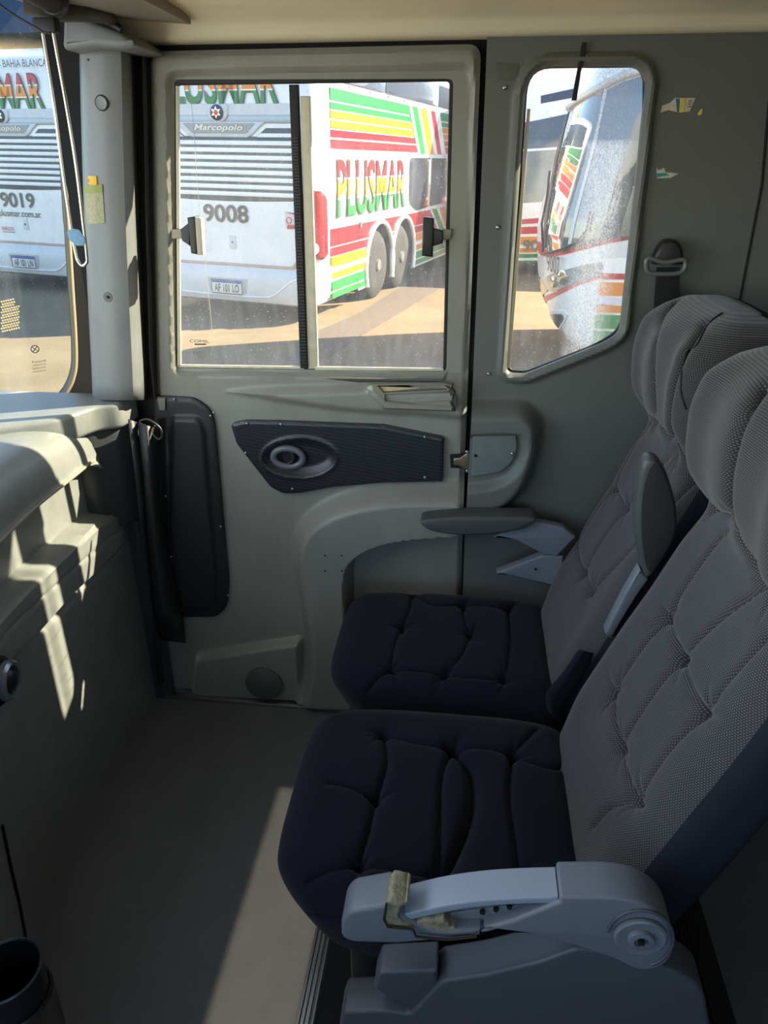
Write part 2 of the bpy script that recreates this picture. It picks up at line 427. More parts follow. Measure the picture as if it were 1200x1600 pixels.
fl = mesh('floor', [(-1.5, -1.2, 0), (1.75, -1.2, 0), (1.75, 1.9, 0), (-1.5, 1.9, 0), (-1.5, -1.2, -.06), (1.75, -1.2, -.06), (1.75, 1.9, -.06), (-1.5, 1.9, -.06)],
          [(0, 1, 2, 3), (4, 5, 6, 7), (0, 1, 5, 4), (1, 2, 6, 5), (2, 3, 7, 6), (3, 0, 4, 7)], m_floor, None, False)
tag(fl, kind='structure')
# ceiling: a cream headliner with a rolled edge along the door wall
sec = [(2.0, 1.845), (1.845, 1.845), (1.832, 1.848), (1.822, 1.856), (1.815, 1.868), (1.80, 1.876), (1.74, 1.885), (1.6, 1.892), (-1.2, 1.90), (-1.2, 1.96), (2.0, 1.96)]
V = []; Fc = []
for x in (-0.80, 1.75):
    for (y, z) in sec: V.append((x, y, z))
n = len(sec)
for i in range(n): Fc.append((i, (i+1) % n, n+(i+1) % n, n+i))
Fc.append(tuple(range(n))); Fc.append(tuple(range(n, 2*n)))
tag(mesh('ceiling', V, Fc, m_cream), kind='structure')
pa = PZ(84, 22, 1.879); pb_ = PZ(56, 0, 1.889); pc = pb_+(pb_-pa)*3.0
tag(mesh('trim_1', [(-0.72, -0.8, 1.889), (-0.72, 1.70, 1.879), (-0.62, 1.78, 1.868), (-0.62, -0.8, 1.889), (pc[0], -0.8, 1.889), (pa[0], pa[1], 1.879), (-0.72, -0.8, 1.93), (-0.62, 1.78, 1.93), (-0.62, -0.8, 1.93), (pc[0], -0.8, 1.93), (pa[0], pa[1], 1.93)],
    [(3, 2, 5, 4), (3, 2, 7, 8), (2, 5, 10, 7), (5, 4, 9, 10), (4, 3, 8, 9), (8, 7, 10, 9)], mat('roof_panel_grey', (128, 122, 108), 0.55, var=0.1, scale=8), None, False), kind='structure')
tag(plate('wall_left', [(-1.5, 0.0), (1.62, 0.0), (1.62, 1.95), (-1.5, 1.95)], [[(-1.3, 1.0), (1.1, 1.0), (1.1, 1.78), (-1.3, 1.78)]], (0, -1.12, 0), (1, 0, 0), (0, 0, 1), (0, 1, 0), 0.05, 0.004, m_wall), kind='structure')
tag(box('wall_rear', (1.60, -1.2, 0), (1.66, 1.95, 1.9), m_wall), kind='structure')

# ---- door
win_hole = fillet(W2([(268, 123), (708, 122), (697, 583), (272, 577)]), 0.012)
door_out = fillet(W2([(231, 79), (752, 67), (727, 700), (722, 885), (716, 1100), (255, 1080), (243, 610)]), [0.03, 0.03, 0, 0, 0, 0, 0])
R1 = fillet(W2([(258, 110), (742, 98), (738, 592), (268, 587)]), 0.03)
arch = W2(spline([(452, 1120), (470, 1060), (476, 1000), (466, 930), (457, 880), (460, 830), (485, 795), (530, 770), (600, 754), (680, 750), (760, 750)], 6).tolist()+[(760, 1120)])
pocket = W2(spline([(560, 1120), (548, 1000), (545, 930), (545, 885), (560, 858), (600, 838), (660, 828), (760, 822)], 6).tolist()+[(760, 1120)])
ledge = fillet(W2([(296, 1120), (306, 1018), (400, 1003), (474, 992), (480, 1120)]), [0, .03, 0, .02, 0])
sillb = W2(spline([(345, 612), (400, 603), (480, 600), (540, 598), (580, 596), (700, 594), (760, 594), (760, 655), (640, 652), (560, 648), (480, 638), (420, 628)], 5, True))
shelf = fillet(W2([(568, 600), (600, 597), (700, 596), (716, 612), (712, 640), (600, 636)]), 0.01)
flaprec = fillet(W2([(236, 612), (320, 618), (342, 660), (362, 950), (340, 968), (236, 970)]), 0.02)
def door_h(X):
    h = np.zeros(len(X))
    d, _ = sd(X, door_out); h += 0.014*(sstep(0, 0.016, -d)-1)
    d, _ = sd(X, R1); h -= 0.016*sstep(-0.002, 0.012, -d)
    d, _ = sd(X, sillb); h += 0.020*sstep(0, 0.028, -d)
    d, _ = sd(X, shelf); h += 0.022*sstep(0, 0.010, -d)
    d, _ = sd(X, arch); h += 0.070*sstep(-0.004, 0.050, -d)
    d, _ = sd(X, pocket); h -= 0.092*sstep(-0.006, 0.014, -d)
    d, _ = sd(X, ledge); h += 0.034*sstep(-0.004, 0.02, -d)
    return h
door = structure('door_1')
relief('door_panel', door_out, [win_hole], door_h, m_door, door, YW, 0.0055, 0.012)
# speaker cover disc low on the door
lathe('speaker_cover', [(0.062, -0.002), (0.062, 0.006), (0.058, 0.009), (0.001, 0.010)], PY(413, 1068, 1.812), (0, -1, 0), mat('door_grey_dark', (92, 94, 90), 0.5, bump=0.2), door, 40)
for p in [(508, 868), (534, 868), (508, 892), (534, 892)]:
    cyl('screw_hole', PY(p[0], p[1], 1.779), (0, -1, 0), 0.0022, 0.004, m_dark, door, 10)
# carbon-pattern trim with pull handle
mc = mat('carbon_trim', (34, 37, 42), 0.35)
ntc = mc.node_tree; tcn = ntc.nodes.new('ShaderNodeTexCoord'); wv = ntc.nodes.new('ShaderNodeTexChecker'); wv.inputs['Scale'].default_value = 260
mpn = ntc.nodes.new('ShaderNodeMapping'); mpn.inputs['Rotation'].default_value = (0, math.radians(40), 0); mpn.inputs['Scale'].default_value = (1, 0.001, 0.55)
ntc.links.new(tcn.outputs['Object'], mpn.inputs[0]); ntc.links.new(mpn.outputs[0], wv.inputs[0])
wv.inputs[1].default_value = srgb((48, 52, 58)); wv.inputs[2].default_value = srgb((27, 30, 35))
ntc.links.new(wv.outputs[0], ntc.nodes['Principled BSDF'].inputs['Base Color'])
trim_out = fillet(W2([(363, 660), (385, 655), (440, 656), (600, 662), (694, 681), (692, 749), (600, 751), (520, 758), (470, 767), (445, 768), (425, 758), (372, 690)]), [0.01, .01, 0, 0, 0.004, 0.004, 0, 0, 0, .01, .01, .01])
oval = W2([(470+58*math.cos(a)*(1 if math.cos(a) > 0 else 1.0), 712+31*math.sin(a)) for a in np.linspace(0, 2*math.pi, 40, endpoint=False)])
def trim_h(X):
    h = np.full(len(X), 0.018); d, _ = sd(X, trim_out); h += 0.004*(sstep(0, 0.006, -d)-1)
    d, _ = sd(X, oval); h -= 0.015*sstep(-0.004, 0.03, -d)
    h += 0.004*np.exp(-(d/0.006)**2)
    return h
tp = relief('door_trim_panel', trim_out, [], trim_h, mc, door, YW, 0.004, 0.016)
hp = PY(451, 714, 1.840)
ringpts = [(hp[0]+0.042*math.cos(a), hp[1]-0.004, hp[2]+0.027*math.sin(a)) for a in np.linspace(0, 2*math.pi, 40, endpoint=False)]
hr = tube('pull_handle', ringpts, 0.0095, mat('handle_grey', (96, 102, 106), 0.35), tp, True, 12)
lathe('handle_bowl', [(0.024, 0.0), (0.02, -0.004), (0.01, -0.006), (0.001, -0.007)], (hp[0], hp[1]+0.004, hp[2]), (0, -1, 0), m_dark, tp, 32, close=False).scale = (1, 1, 1)
tube('handle_bar', [(hp[0]-0.006, hp[1]-0.002, hp[2]+0.024), (hp[0]+0.012, hp[1]-0.004, hp[2]+0.012), (hp[0]+0.017, hp[1]-0.004, hp[2]), (hp[0]+0.012, hp[1]-0.004, hp[2]-0.012), (hp[0]-0.006, hp[1]-0.002, hp[2]-0.024)], 0.006, m_blackpl, tp)
for p in [(386, 662), (439, 663), (664, 683), (664, 746), (457, 764), (384, 708)]:
    screw('screw', PY(p[0], p[1], 1.831), (0, -1, 0), 0.0042, m_screw, tp)
# broken trim along the window sill
sl_ = wplate('sill_trim', [(580, 601), (694, 599), (712, 604), (712, 640), (705, 636), (700, 628), (640, 632), (600, 628), (583, 612)], [fillet(W2([(590, 602), (692, 602), (700, 609), (600, 614)], 1.80), 0.002)], 1.80, 0.012, 0.003, mat('sill_grey', (134, 130, 114), 0.45, var=0.1, scale=20), door)
wplate('sill_insert', [(590, 602), (640, 602), (662, 600), (655, 607), (600, 612)], [], 1.808, 0.006, 0.001, mat('torn_foam', (206, 190, 150), 0.8, var=0.15, scale=80), sl_)
tube('crack', [PY(x, y, 1.797) for x, y in [(708, 598), (706, 606), (711, 612), (708, 620), (706, 630), (711, 641)]], 0.0018, m_dark, sl_, False, 6)
wplate('sill_lip', [(500, 591), (695, 594), (697, 587), (690, 597), (560, 598)], [], 1.815, 0.01, 0.002, mat('sill_dark', (70, 66, 58), 0.6), sl_)
# bottom sill strip on floor
tag(box('trim_2', (-0.99, 1.80, 0.0), (-0.30, 1.825, 0.012), m_alu, None, 0.003), kind='structure')

# ---- sliding window in the door
w1 = structure('window_1')
def wp(name, px, Y, d, b, m, par=w1, rad=0, holes=()): return wplate(name, px, holes, Y, d, b, m, par, rad)
ring_in = fillet(W2([(276, 133), (702, 127), (692, 577), (280, 571)], 1.868), 0.008)
ring_out = fillet(W2([(262, 117), (714, 116), (702, 588), (267, 583)], 1.868), 0.01)
plate('window_seal', ring_out, [ring_in], (0, 1.8685, 0), (1, 0, 0), (0, 0, 1), (0, -1, 0), 0.014, 0.003, m_black, w1)
gl1 = wp('sliding_pane', [(270, 127), (466, 125), (482, 580), (274, 576)], 1.872, 0.004, 0.0005, m_glass)
gl2 = wp('fixed_pane', [(462, 122), (706, 120), (696, 582), (476, 580)], 1.878, 0.004, 0.0005, m_glass)
wp('frame_strip', [(274, 134), (279, 134), (282, 573), (277, 573)], 1.866, 0.008, 0.001, m_creamstrip)
wp('frame_strip', [(279, 570), (475, 573), (475, 577), (279, 574)], 1.866, 0.008, 0.001, m_creamstrip)
wp('frame_strip', [(492, 573), (693, 576), (693, 580), (492, 578)], 1.866, 0.008, 0.001, m_creamstrip)
mu = wp('mullion', [(451, 132), (466, 132), (481, 576), (469, 576)], 1.864, 0.014, 0.003, m_black)
ribs = []
bm = bmesh.new()
for i in range(74):
    t = i/73.0; x = 460+t*14.5; y = 216+t*356
    a = PY(x-5.2, y, 1.860); b = PY(x+5.2, y, 1.860)
    r = bmesh.ops.create_cube(bm, size=1.0)
    for v in r['verts']: v.co = Vector(((a[0]+b[0])/2+v.co.x*(b[0]-a[0]), 1.860+v.co.y*0.003, a[2]+v.co.z*0.0035))
bmobj('rubber_ribs', bm, mat('rubber_rib', (48, 48, 50), 0.5), mu)
wp('pane_rail', [(469, 150), (484, 150), (497, 577), (480, 577)], 1.868, 0.014, 0.003, m_creamstrip)
# latches
def latch(px_block, px_pad, px_neck, px_br, mb):
    l = wp('latch', px_block, 1.838, 0.03, 0.004, m_blackpl)
    if px_pad: wplate('latch_pad', px_pad, [], 1.834, 0.022, 0.003, mb, l)
    wplate('latch_neck', px_neck, [], 1.846, 0.018, 0.003, m_blackpl, l)
    wplate('latch_bracket', px_br, [], 1.858, 0.006, 0.001, mat('latch_steel', (120, 116, 104), 0.4, 0.8), l)
latch([(292, 340), (305, 338), (309, 398), (298, 396)], [(304, 339), (314, 341), (317, 398), (308, 399)], [(282, 358), (296, 347), (297, 385), (284, 376)], [(268, 358), (288, 358), (288, 373), (268, 373)], mat('latch_beige', (196, 184, 164), 0.45))
latch([(661, 339), (678, 341), (676, 402), (659, 400)], None, [(675, 355), (692, 360), (692, 380), (674, 386)], [(688, 358), (706, 358), (704, 374), (688, 376)], None)
# maker's marks printed on the glass
m_print = mat('glass_print', (50, 48, 44), 0.6)
o = PY(297, 535, 1.869); s = PY(327, 535, 1.869)[0]-o[0]
text('glass_marking', 'COMIL', (0, 0, s, 0.008), o, (1, 0, 0), (0, 0, 1), (0, -1, 0), m_print, gl1, 0.001, 0.0)
wplate('glass_marking', [(304, 537), (322, 537), (322, 539), (304, 539)], [], 1.869, 0.001, 0.0002, m_print, gl1)
for i in range(3):
    o = PY(309, 551+i*3.4, 1.869); text('glass_marking', 'AS2 43R 00110', (0, 0, 0.022, 0.0030), o, (1, 0, 0), (0, 0, 1), (0, -1, 0), m_print, gl1, 0.001)
o = PY(305, 552, 1.869); tube('glass_marking', [(o[0]+0.004*math.cos(a), 1.868, o[2]+0.004*math.sin(a)) for a in np.linspace(0, 6.283, 20, endpoint=False)], 0.0006, m_print, gl1, True, 5)
# scratch line running down the pane
tube('scratch', [PY(x, y, 1.869) for x, y in [(298, 150), (304, 215), (309, 300), (321, 400), (327, 470), (332, 522)]], 0.0006, mat('scratch', (220, 220, 205), 0.6), gl1, False, 5)

# ---- side wall with the small fixed window
sw_hole = fillet(W2([(824, 104), (1012, 103), (968, 520), (945, 535), (820, 585), (791, 583)]), [0.06, 0.045, .05, .03, 0.012, 0.02])
wall_out = W2([(761, 60), (737, 640), (728, 800), (724, 900), (716, 1110)]).tolist(); wall_out = np.array([[wall_out[0][0], 1.87]]+wall_out[1:]+[[wall_out[-1][0], -0.02], [1.62, -0.02], [1.62, 1.87]])
hous = fillet(W2([(700, 627), (822, 625), (848, 652), (846, 700), (826, 760), (785, 797), (700, 797)]), [0, .05, .03, .03, .08, .06, 0])
dish = fillet(W2([(700, 666), (818, 664), (826, 690), (812, 730), (780, 752), (700, 760)]), [0, .03, .02, .05, .05, 0])
def wall_h(X):
    h = np.zeros(len(X)); d, _ = sd(X, sw_hole)
    h += 0.013*sstep(0.028, 0.016, d); h -= 0.012*sstep(0.010, 0.0, d)
    d, _ = sd(X, hous); h += 0.062*sstep(-0.008, 0.034, -d)
    d, _ = sd(X, dish); h -= 0.022*sstep(0.0, 0.022, -d)
    return h
wr = relief('wall_right', wall_out, [sw_hole], wall_h, m_wall, None, YW, 0.006, 0.012); tag(wr, kind='structure')
ap = wplate('access_panel', [(739, 681), (806, 680), (808, 705), (798, 725), (780, 738), (737, 745)], [], 1.801, 0.012, 0.002, mat('panel_grey', (112, 118, 120), 0.35, 0.1, var=0.08, scale=40), wr, [0.003, 0.005, 0.02, 0.02, 0.01, .003])
screw('screw', PY(743, 712, 1.799), (0, -1, 0), 0.0042, mat('dark_screw', (30, 30, 32), 0.4, 0.6), ap); screw('screw', PY(801, 709, 1.799), (0, -1, 0), 0.0048, m_screw, ap)
for p in [(789, 137), (778, 355), (764, 584)]: screw('screw', PY(p[0], p[1], 1.849), (0, -1, 0), 0.0052, m_screw, wr)
# groove between the wall panels
tube('panel_seam', [PY(1205, 120, 1.849), PY(1190, 290, 1.849), PY(1159, 452, 1.849), PY(1140, 560, 1.849)], 0.0028, m_dark, wr, False, 6)
# grey paint patch
wplate('paint_patch', [(776, 97), (812, 100), (811, 128), (775, 124)], [], 1.8495, 0.001, 0.0003, mat('patch_grey', (84, 86, 80), 0.45), wr)
w2 = structure('window_2')
sw_in = fillet(W2([(826, 107), (1003, 105), (1006, 150), (969, 514), (930, 538), (822, 580), (796, 578)], 1.866), [0.05, 0.04, .01, .05, .03, 0.01, 0.015])
sw_o2 = fillet(W2([(810, 85), (1040, 85), (995, 545), (850, 615), (775, 605)], 1.866), 0.03)
plate('window_seal', sw_o2, [sw_in], (0, 1.864, 0), (1, 0, 0), (0, 0, 1), (0, -1, 0), 0.012, 0.003, m_black, w2)
g3 = wplate('window_glass', [(812, 90), (1036, 90), (990, 540), (850, 608), (780, 600)], [], 1.874, 0.004, 0.0005, m_glass2, w2)
wplate('seal_edge', [(824, 170), (829, 170), (797, 575), (791, 575)], [], 1.860, 0.006, 0.001, m_creamstrip, w2)
wplate('old_sticker', [(1004, 128), (1011, 126), (1010, 182), (1003, 210)], [], 1.858, 0.002, 0.0003, mat('teal', (18, 92, 124), 0.5, var=0.15, scale=60), w2)
# black cord hanging over the small window
stick = wplate('hanging_strap', [(910, 66), (917, 66), (914, 90), (908, 112), (901, 157), (893, 157), (902, 108)], [], 1.838, 0.005, 0.001, m_black)
tag(stick, 'thin black strap hanging from the ceiling over the small side window', 'strap')
# torn stickers
m_stw = mat('sticker_paper', (200, 190, 170), 0.7, var=0.25, scale=120); m_sty = mat('sticker_yellow', (212, 196, 84), 0.6, var=0.1, scale=60); m_stb = mat('sticker_blue', (24, 110, 150), 0.6)
s1 = wplate('torn_sticker', [(1032, 176), (1035, 165), (1048, 160), (1055, 153), (1087, 153), (1078, 174), (1060, 176), (1045, 172)], [], 1.849, 0.001, 0.0002, m_stw)
tag(s1, 'torn sticker with blue and yellow bands on the wall right of small window', 'sticker')
wplate('blue_band', [(1056, 154), (1062, 154), (1061, 175), (1058, 176)], [], 1.848, 0.0008, 0.0002, m_stb, s1)
wplate('yellow_band', [(1063, 154), (1071, 154), (1069, 175), (1061, 176)], [], 1.848, 0.0008, 0.0002, m_sty, s1)
o = PY(1074, 168, 1.848); text('print', '32', (0, 0, 0.007, 0.014), o, (1, 0, 0), (0, 0, 1), (0, -1, 0), m_black, s1, 0.001)
s2 = wplate('torn_sticker', [(1026, 262), (1030, 266), (1038, 262), (1040, 269), (1061, 271), (1048, 278), (1026, 279)], [], 1.849, 0.001, 0.0002, m_stw)
tag(s2, 'small torn sticker scrap with teal edge above the belt anchor', 'sticker')
wplate('teal_edge', [(1026, 271), (1040, 270), (1046, 274), (1030, 276), (1026, 278)], [], 1.848, 0.0008, 0.0002, mat('teal2', (40, 140, 150), 0.6), s2)
s3 = wplate('torn_sticker', [(1090, 178), (1094, 172), (1098, 169), (1097, 178), (1092, 181)], [], 1.849, 0.001, 0.0002, m_sty)
tag(s3, 'tiny yellow drop-shaped sticker scrap beside the blue and yellow sticker', 'sticker')

# outer skin behind door and wall, with matching openings
skin = np.array([[-1.02, -0.06], [1.62, -0.06], [1.62, 1.96], [-1.02, 1.96]])
h1 = fillet(W2([(258, 112), (722, 108), (708, 595), (264, 590)], 1.885), 0.02); h2 = fillet(W2([(814, 92), (1032, 92), (990, 540), (850, 606), (780, 598)], 1.885), 0.03)
tag(plate('wall_outer', skin, [h1, h2], (0, 1.885, 0), (1, 0, 0), (0, 0, 1), (0, -1, 0), 0.006, 0.0005, m_dark), kind='structure')

# latch bracket across the gap
hb = thing('door_striker', 'small worn steel striker bracket bridging the gap at the door\'s rear edge', 'bracket', PY(718, 720, 1.84))
wplate('striker_slot', [(703, 711), (723, 710), (722, 732), (704, 731)], [], 1.836, 0.006, 0.001, m_dark, hb)
wplate('striker_arm', [(709, 717), (718, 716), (726, 711), (733, 705), (733, 737), (725, 732), (716, 727), (709, 727)], [], 1.831, 0.008, 0.002, mat('worn_steel', (150, 136, 112), 0.35, 0.8, var=0.2, scale=90), hb)
screw('screw', PY(730, 706, 1.826), (0, -1, 0), 0.005, m_screw, hb); screw('screw', PY(730, 736, 1.826), (0, -1, 0), 0.005, m_screw, hb)

# ---- black leatherette stepwell flap on the door side, with its gaiter
m_leather = mat('black_leatherette', (38, 39, 42), 0.42, var=0.08, scale=10, bump=0.3, bscale=500)
fo = fillet(W2([(243, 617), (306, 620), (330, 638), (337, 660), (359, 905), (357, 945), (340, 960), (255, 962)]), [.005, .02, .03, .03, .02, .03, .01, .01])
fin = fillet(W2([(270, 645), (316, 645), (326, 665), (346, 905), (340, 945), (262, 950)]), [.02, .03, .02, .02, .02, .01])
def flap_h(X):
    d, _ = sd(X, fo); h = 0.008+0.004*(sstep(0, 0.008, -d)-1)
    d, _ = sd(X, fin); return h+0.012*sstep(0, 0.016, -d)
flap = relief('corner_cover', fo, [], flap_h, m_leather, None, 1.842, 0.005, 0.02)
tag(flap, 'black leatherette cover panel with screws beside the door between dash and trim', 'cover')
for p in [(272, 624), (329, 650), (345, 823), (356, 930), (284, 953), (334, 645)]: screw('screw', PY(p[0], p[1], 1.829), (0, -1, 0), 0.0038, m_screw, flap)
wplate('bracket', [(246, 622), (258, 622), (258, 641), (249, 641)], [], 1.828, 0.004, 0.001, mat('bracket_grey', (120, 118, 110), 0.5), flap)
# gaiter strips: pleated vertical folds
def fold(name, pxs, widths, amp, par, m, Y0=1.80, Y1=1.845):
    V = []; nrow = len(pxs); nc = 15
    for i, (a, b) in enumerate(pxs):
        for k in range(nc):
            t = k/(nc-1); x = a[0]+(b[0]-a[0])*t; y = a[1]+(b[1]-a[1])*t
            Y = Y0+(Y1-Y0)*t - amp*math.sin(t*math.pi)
            V.append(PY(x, y, Y))
    Fq = [(i*nc+k, i*nc+k+1, (i+1)*nc+k+1, (i+1)*nc+k) for i in range(nrow-1) for k in range(nc-1)]
    o = mesh(name, V, Fq, m, par)
    sm = o.modifiers.new('thick', 'SOLIDIFY'); sm.thickness = 0.003; sm.offset = 0
    return o
gt = thing('gaiter', 'folded black leatherette gaiter hanging between dashboard end and cover panel', 'gaiter', PY(235, 960, 1.80))
fold('pleat', [((216, 660), (252, 672)), ((224, 740), (250, 752)), ((232, 850), (262, 852)), ((240, 950), (284, 955)), ((252, 1000), (290, 1005))], None, 0.03, gt, m_leather, 1.76, 1.815)
fold('pleat', [((245, 655), (272, 650)), ((248, 740), (270, 745)), ((256, 850), (276, 850)), ((266, 955), (290, 955))], None, -0.015, gt, m_leather, 1.80, 1.83)
fold('pleat', [((200, 655), (222, 662)), ((212, 750), (230, 745)), ((222, 850), (236, 850)), ((236, 960), (244, 952)), ((246, 1070), (256, 1066))], None, 0.012, gt, m_leather, 1.745, 1.79)
tube('cuff', [PY(x, y, 1.765) for x, y in spline([(218, 660), (228, 655), (240, 660), (251, 670), (253, 682), (247, 686), (238, 678), (228, 668)], 4, True)], 0.003, m_leather, gt, True, 8)
for p, Y in [((222, 668), 1.757), ((242, 666), 1.78), ((238, 776), 1.76), ((259, 775), 1.80), ((240, 870), 1.755), ((267, 870), 1.80)]: screw('rivet', PY(p[0], p[1], Y), (0, -1, 0), 0.0035, m_screw, gt)

# ---- pillar between windscreen and door
pil = []
prof = [(125, 152, 1.800), (128, 155, 1.775), (140, 165, 1.757), (165, 190, 1.755), (188, 208, 1.765), (198, 220, 1.79), (203, 226, 1.83), (212, 233, 1.90)]
V = []; nr = 24
for i in range(nr):
    t = i/(nr-1.0); y = 62+t*(625-62)
    for (xt, xb, Y) in prof:
        e = max(0, t-0.9)*60
        x = xt+(xb-xt)*t + (-10*math.sin(math.pi*min(1, t*1.1))*0.25) - (6 if xt == 125 else 0)*t
        V.append(PY(x, y, Y))
npf = len(prof)
Fq = [(i*npf+k, i*npf+k+1, (i+1)*npf+k+1, (i+1)*npf+k) for i in range(nr-1) for k in range(npf-1)]
pl = mesh('trim_3', V, Fq, m_pillar); tag(pl, kind='structure')
sd_ = pl.modifiers.new('thick', 'SOLIDIFY'); sd_.thickness = 0.004; sd_.offset = 0
pb = bvh_of(pl)
def onp(x, y, off=0.0): h = hitn(pb, x, y); return h[0]+h[1]*off, h[1]
for (x, y, r) in [(160, 161, 0.013)]:
    p, n = onp(x, y); lathe('cap', [(r*1.1, -0.002), (r*1.1, 0.002), (r, 0.004), (r*0.7, 0.003), (0.001, 0.0035)], p, n, m_pillar, pl, 24).location = n*0.002
    lathe('cap_ring', [(r*1.25, 0.0), (r*1.25, 0.001), (r*1.08, 0.0012)], p+n*0.0022, n, m_dark, pl, 24)
p, n = onp(169, 464); lathe('screw_recess', [(0.012, 0.001), (0.010, 0.0015), (0.004, 0.001), (0.001, 0.001)], p+n*0.002, n, mat('recess_grey', (90, 92, 94), 0.5), pl, 24); cyl('screw_hole', onp(170, 464, 0.004)[0], n, 0.0035, 0.003, m_dark, pl, 12)
cyl('screw_hole', onp(140, 94, 0.003)[0], n, 0.002, 0.002, m_dark, pl, 10)
st = decal('pillar_sticker', pb, [(134, 290), (161, 288), (165, 349), (138, 350)], 0.004, mat('sticker_residue', (168, 162, 128), 0.8, var=0.25, scale=150), None, 3)
tag(st, 'worn grey rectangular sticker residue on the pillar by the windscreen', 'sticker')
decal('green_band', pb, [(134, 290), (161, 288), (162, 301), (135, 302)], 0.005, mat('residue_green', (150, 156, 92), 0.8), st, 3)
st = decal('pillar_sticker', pb, [(140, 275), (152, 275), (153, 289), (141, 289)], 0.005, mat('tag_yellow', (228, 178, 50), 0.6), None, 3)
tag(st, 'small yellow numbered tag stuck high on the pillar', 'sticker')
q = onp(142, 286, 0.0065)[0]; text('print', '0,85', (0, 0, 0.013, 0.008), q, (1, 0, 0), (0, 0, 1), (0, -1, 0), m_black, st, 0.0)
# dark door seal between pillar and door
tag(plate('trim_4', W2([(203, 62), (236, 62), (250, 640), (262, 1090), (215, 1090), (205, 640)], 1.87), [], (0, 1.87, 0), (1, 0, 0), (0, 0, 1), (0, -1, 0), 0.05, 0.006, m_black), kind='structure')
tube('door_seal', [PY(x, y, 1.838) for x, y in [(224, 75), (229, 300), (236, 560), (243, 625)]], 0.006, m_black, bpy.data.objects['trim_4'])
# header corner trim above the pillar
hd = wplate('corner_trim', [(98, 17), (118, 22), (190, 50), (215, 72), (190, 76), (150, 72), (100, 78), (96, 70)], [], 1.70, 0.16, 0.012, m_pillar, None, 0.01)
tag(hd, 'grey moulded corner trim piece under the ceiling above the windscreen pillar', 'trim')

# ---- windscreen: a curved glass, its black rim
plan = spline([(-0.99, 2.02), (-1.10, 1.945), (-1.22, 1.84), (-1.31, 1.68), (-1.37, 1.4), (-1.41, 1.0), (-1.44, 0.4), (-1.45, -0.9)], 8)
zs = np.linspace(0.85, 2.15, 14)
V = [(p[0], p[1], z) for p in plan for z in zs]; nz = len(zs)
Fq = [(i*nz+k, i*nz+k+1, (i+1)*nz+k+1, (i+1)*nz+k) for i in range(len(plan)-1) for k in range(nz-1)]
w3 = structure('window_3')
wg = mesh('windscreen_glass', V, Fq, m_wglass, w3)
s_ = wg.modifiers.new('thick', 'SOLIDIFY'); s_.thickness = 0.006; s_.offset = 0
wb = bvh_of(wg)
inner = spline([(82, 40), (86, 120), (95, 280), (104, 420), (111, 540), (108, 582), (92, 612), (62, 636), (20, 656), (-40, 676)], 6)
rim = inner.tolist()+[(-40, 740), (60, 720), (150, 690), (175, 620), (168, 300), (150, 20)]
gk = decal('windscreen_rim', wb, rim, 0.035, m_black, w3, 6, 0.0)
# stronger rounded lip along the inner edge
lipp = [Vector(hitn(wb, p[0]+3, p[1]+2)[0]+hitn(wb, p[0]+3, p[1]+2)[1]*0.035) for p in inner]
tube('rim_lip', lipp, 0.007, mat('rim_grey', (120, 112, 92), 0.5), w3)
# markings on the windscreen: a perforated patch and the maker's etching
pm = mat('etching', (60, 64, 68), 0.6); pm2 = mat('film_gold', (150, 138, 104), 0.6)
for i in range(9):
    for j in range(12):
        if (i*0.7+j*0.25) < 9.0 and not (i > 6 and j < 3):
            x = -2+i*3.6+(j % 2)*1.8; y = 472+j*4.2-i*0.8
            if x < 0: continue
            h = hitn(wb, x, y); cyl('etched_dot', h[0]+h[1]*0.004, h[1], 0.0026, 0.0006, pm2, gk, 6)
h = hitn(wb, 54, 545); U = Vector((0, 0, 1)).cross(h[1]).normalized()
rp = [h[0]+h[1]*0.005+U*0.010*math.cos(a)+Vector((0, 0, 1))*0.010*math.sin(a) for a in np.linspace(0, 6.283, 24, endpoint=False)]
tube('glass_marking', rp, 0.0012, pm, wg, True, 6); tube('glass_marking', [rp[3], rp[15]], 0.001, pm, wg); tube('glass_marking', [rp[9], rp[21]], 0.001, pm, wg)
for i, y in enumerate([567, 572, 577, 582]):
    h = hitn(wb, 50, y); text('glass_marking', 'Fanavid' if i == 0 else 'LAMINADO AS1', (0, 0, 0.035, 0.006 if i == 0 else 0.004), h[0]+h[1]*0.005, U, (0, 0, 1), h[1], pm, wg, 0)
# ================================================================== dashboard side
m_dash = mat('dash_black', (132, 135, 130), 0.36, var=0.10, scale=18, bump=0.25, bscale=420)
m_dust = mat('dash_dusty', (74, 78, 82), 0.40, var=0.22, scale=70, bump=0.4, bscale=420)
def xoff(y):     # the panel's foot swings towards the photographer
    ys = [-0.4, 0.3, 0.6, 0.8, 0.925, 1.05, 1.18, 1.4, 1.9]; xs = [0.30, 0.27, 0.22, 0.165, 0.088, 0.035, 0.01, 0.0, 0.0]
    return np.interp(y, ys, xs)
def X2(pts, X=-0.97): return np.array([[PX(p[0], p[1], X)[1], PX(p[0], p[1], X)[2]] for p in pts])
pock = fillet(X2([(-60, 905), (0, 842), (60, 790), (112, 748), (150, 716), (160, 722), (172, 752), (186, 790), (168, 800), (90, 868), (0, 950), (-60, 1005)]), 0.012)
rail = fillet(X2([(-60, 1008), (0, 952), (90, 870), (182, 792), (188, 800), (190, 850), (150, 890), (90, 950), (0, 1052), (-60, 1120)]), 0.010)
r2 = X2([(-60, 1042), (0, 982), (90, 905), (188, 818)]); r3 = X2([(-60, 1118), (0, 1040), (90, 960), (188, 858)])
zt = 0.90
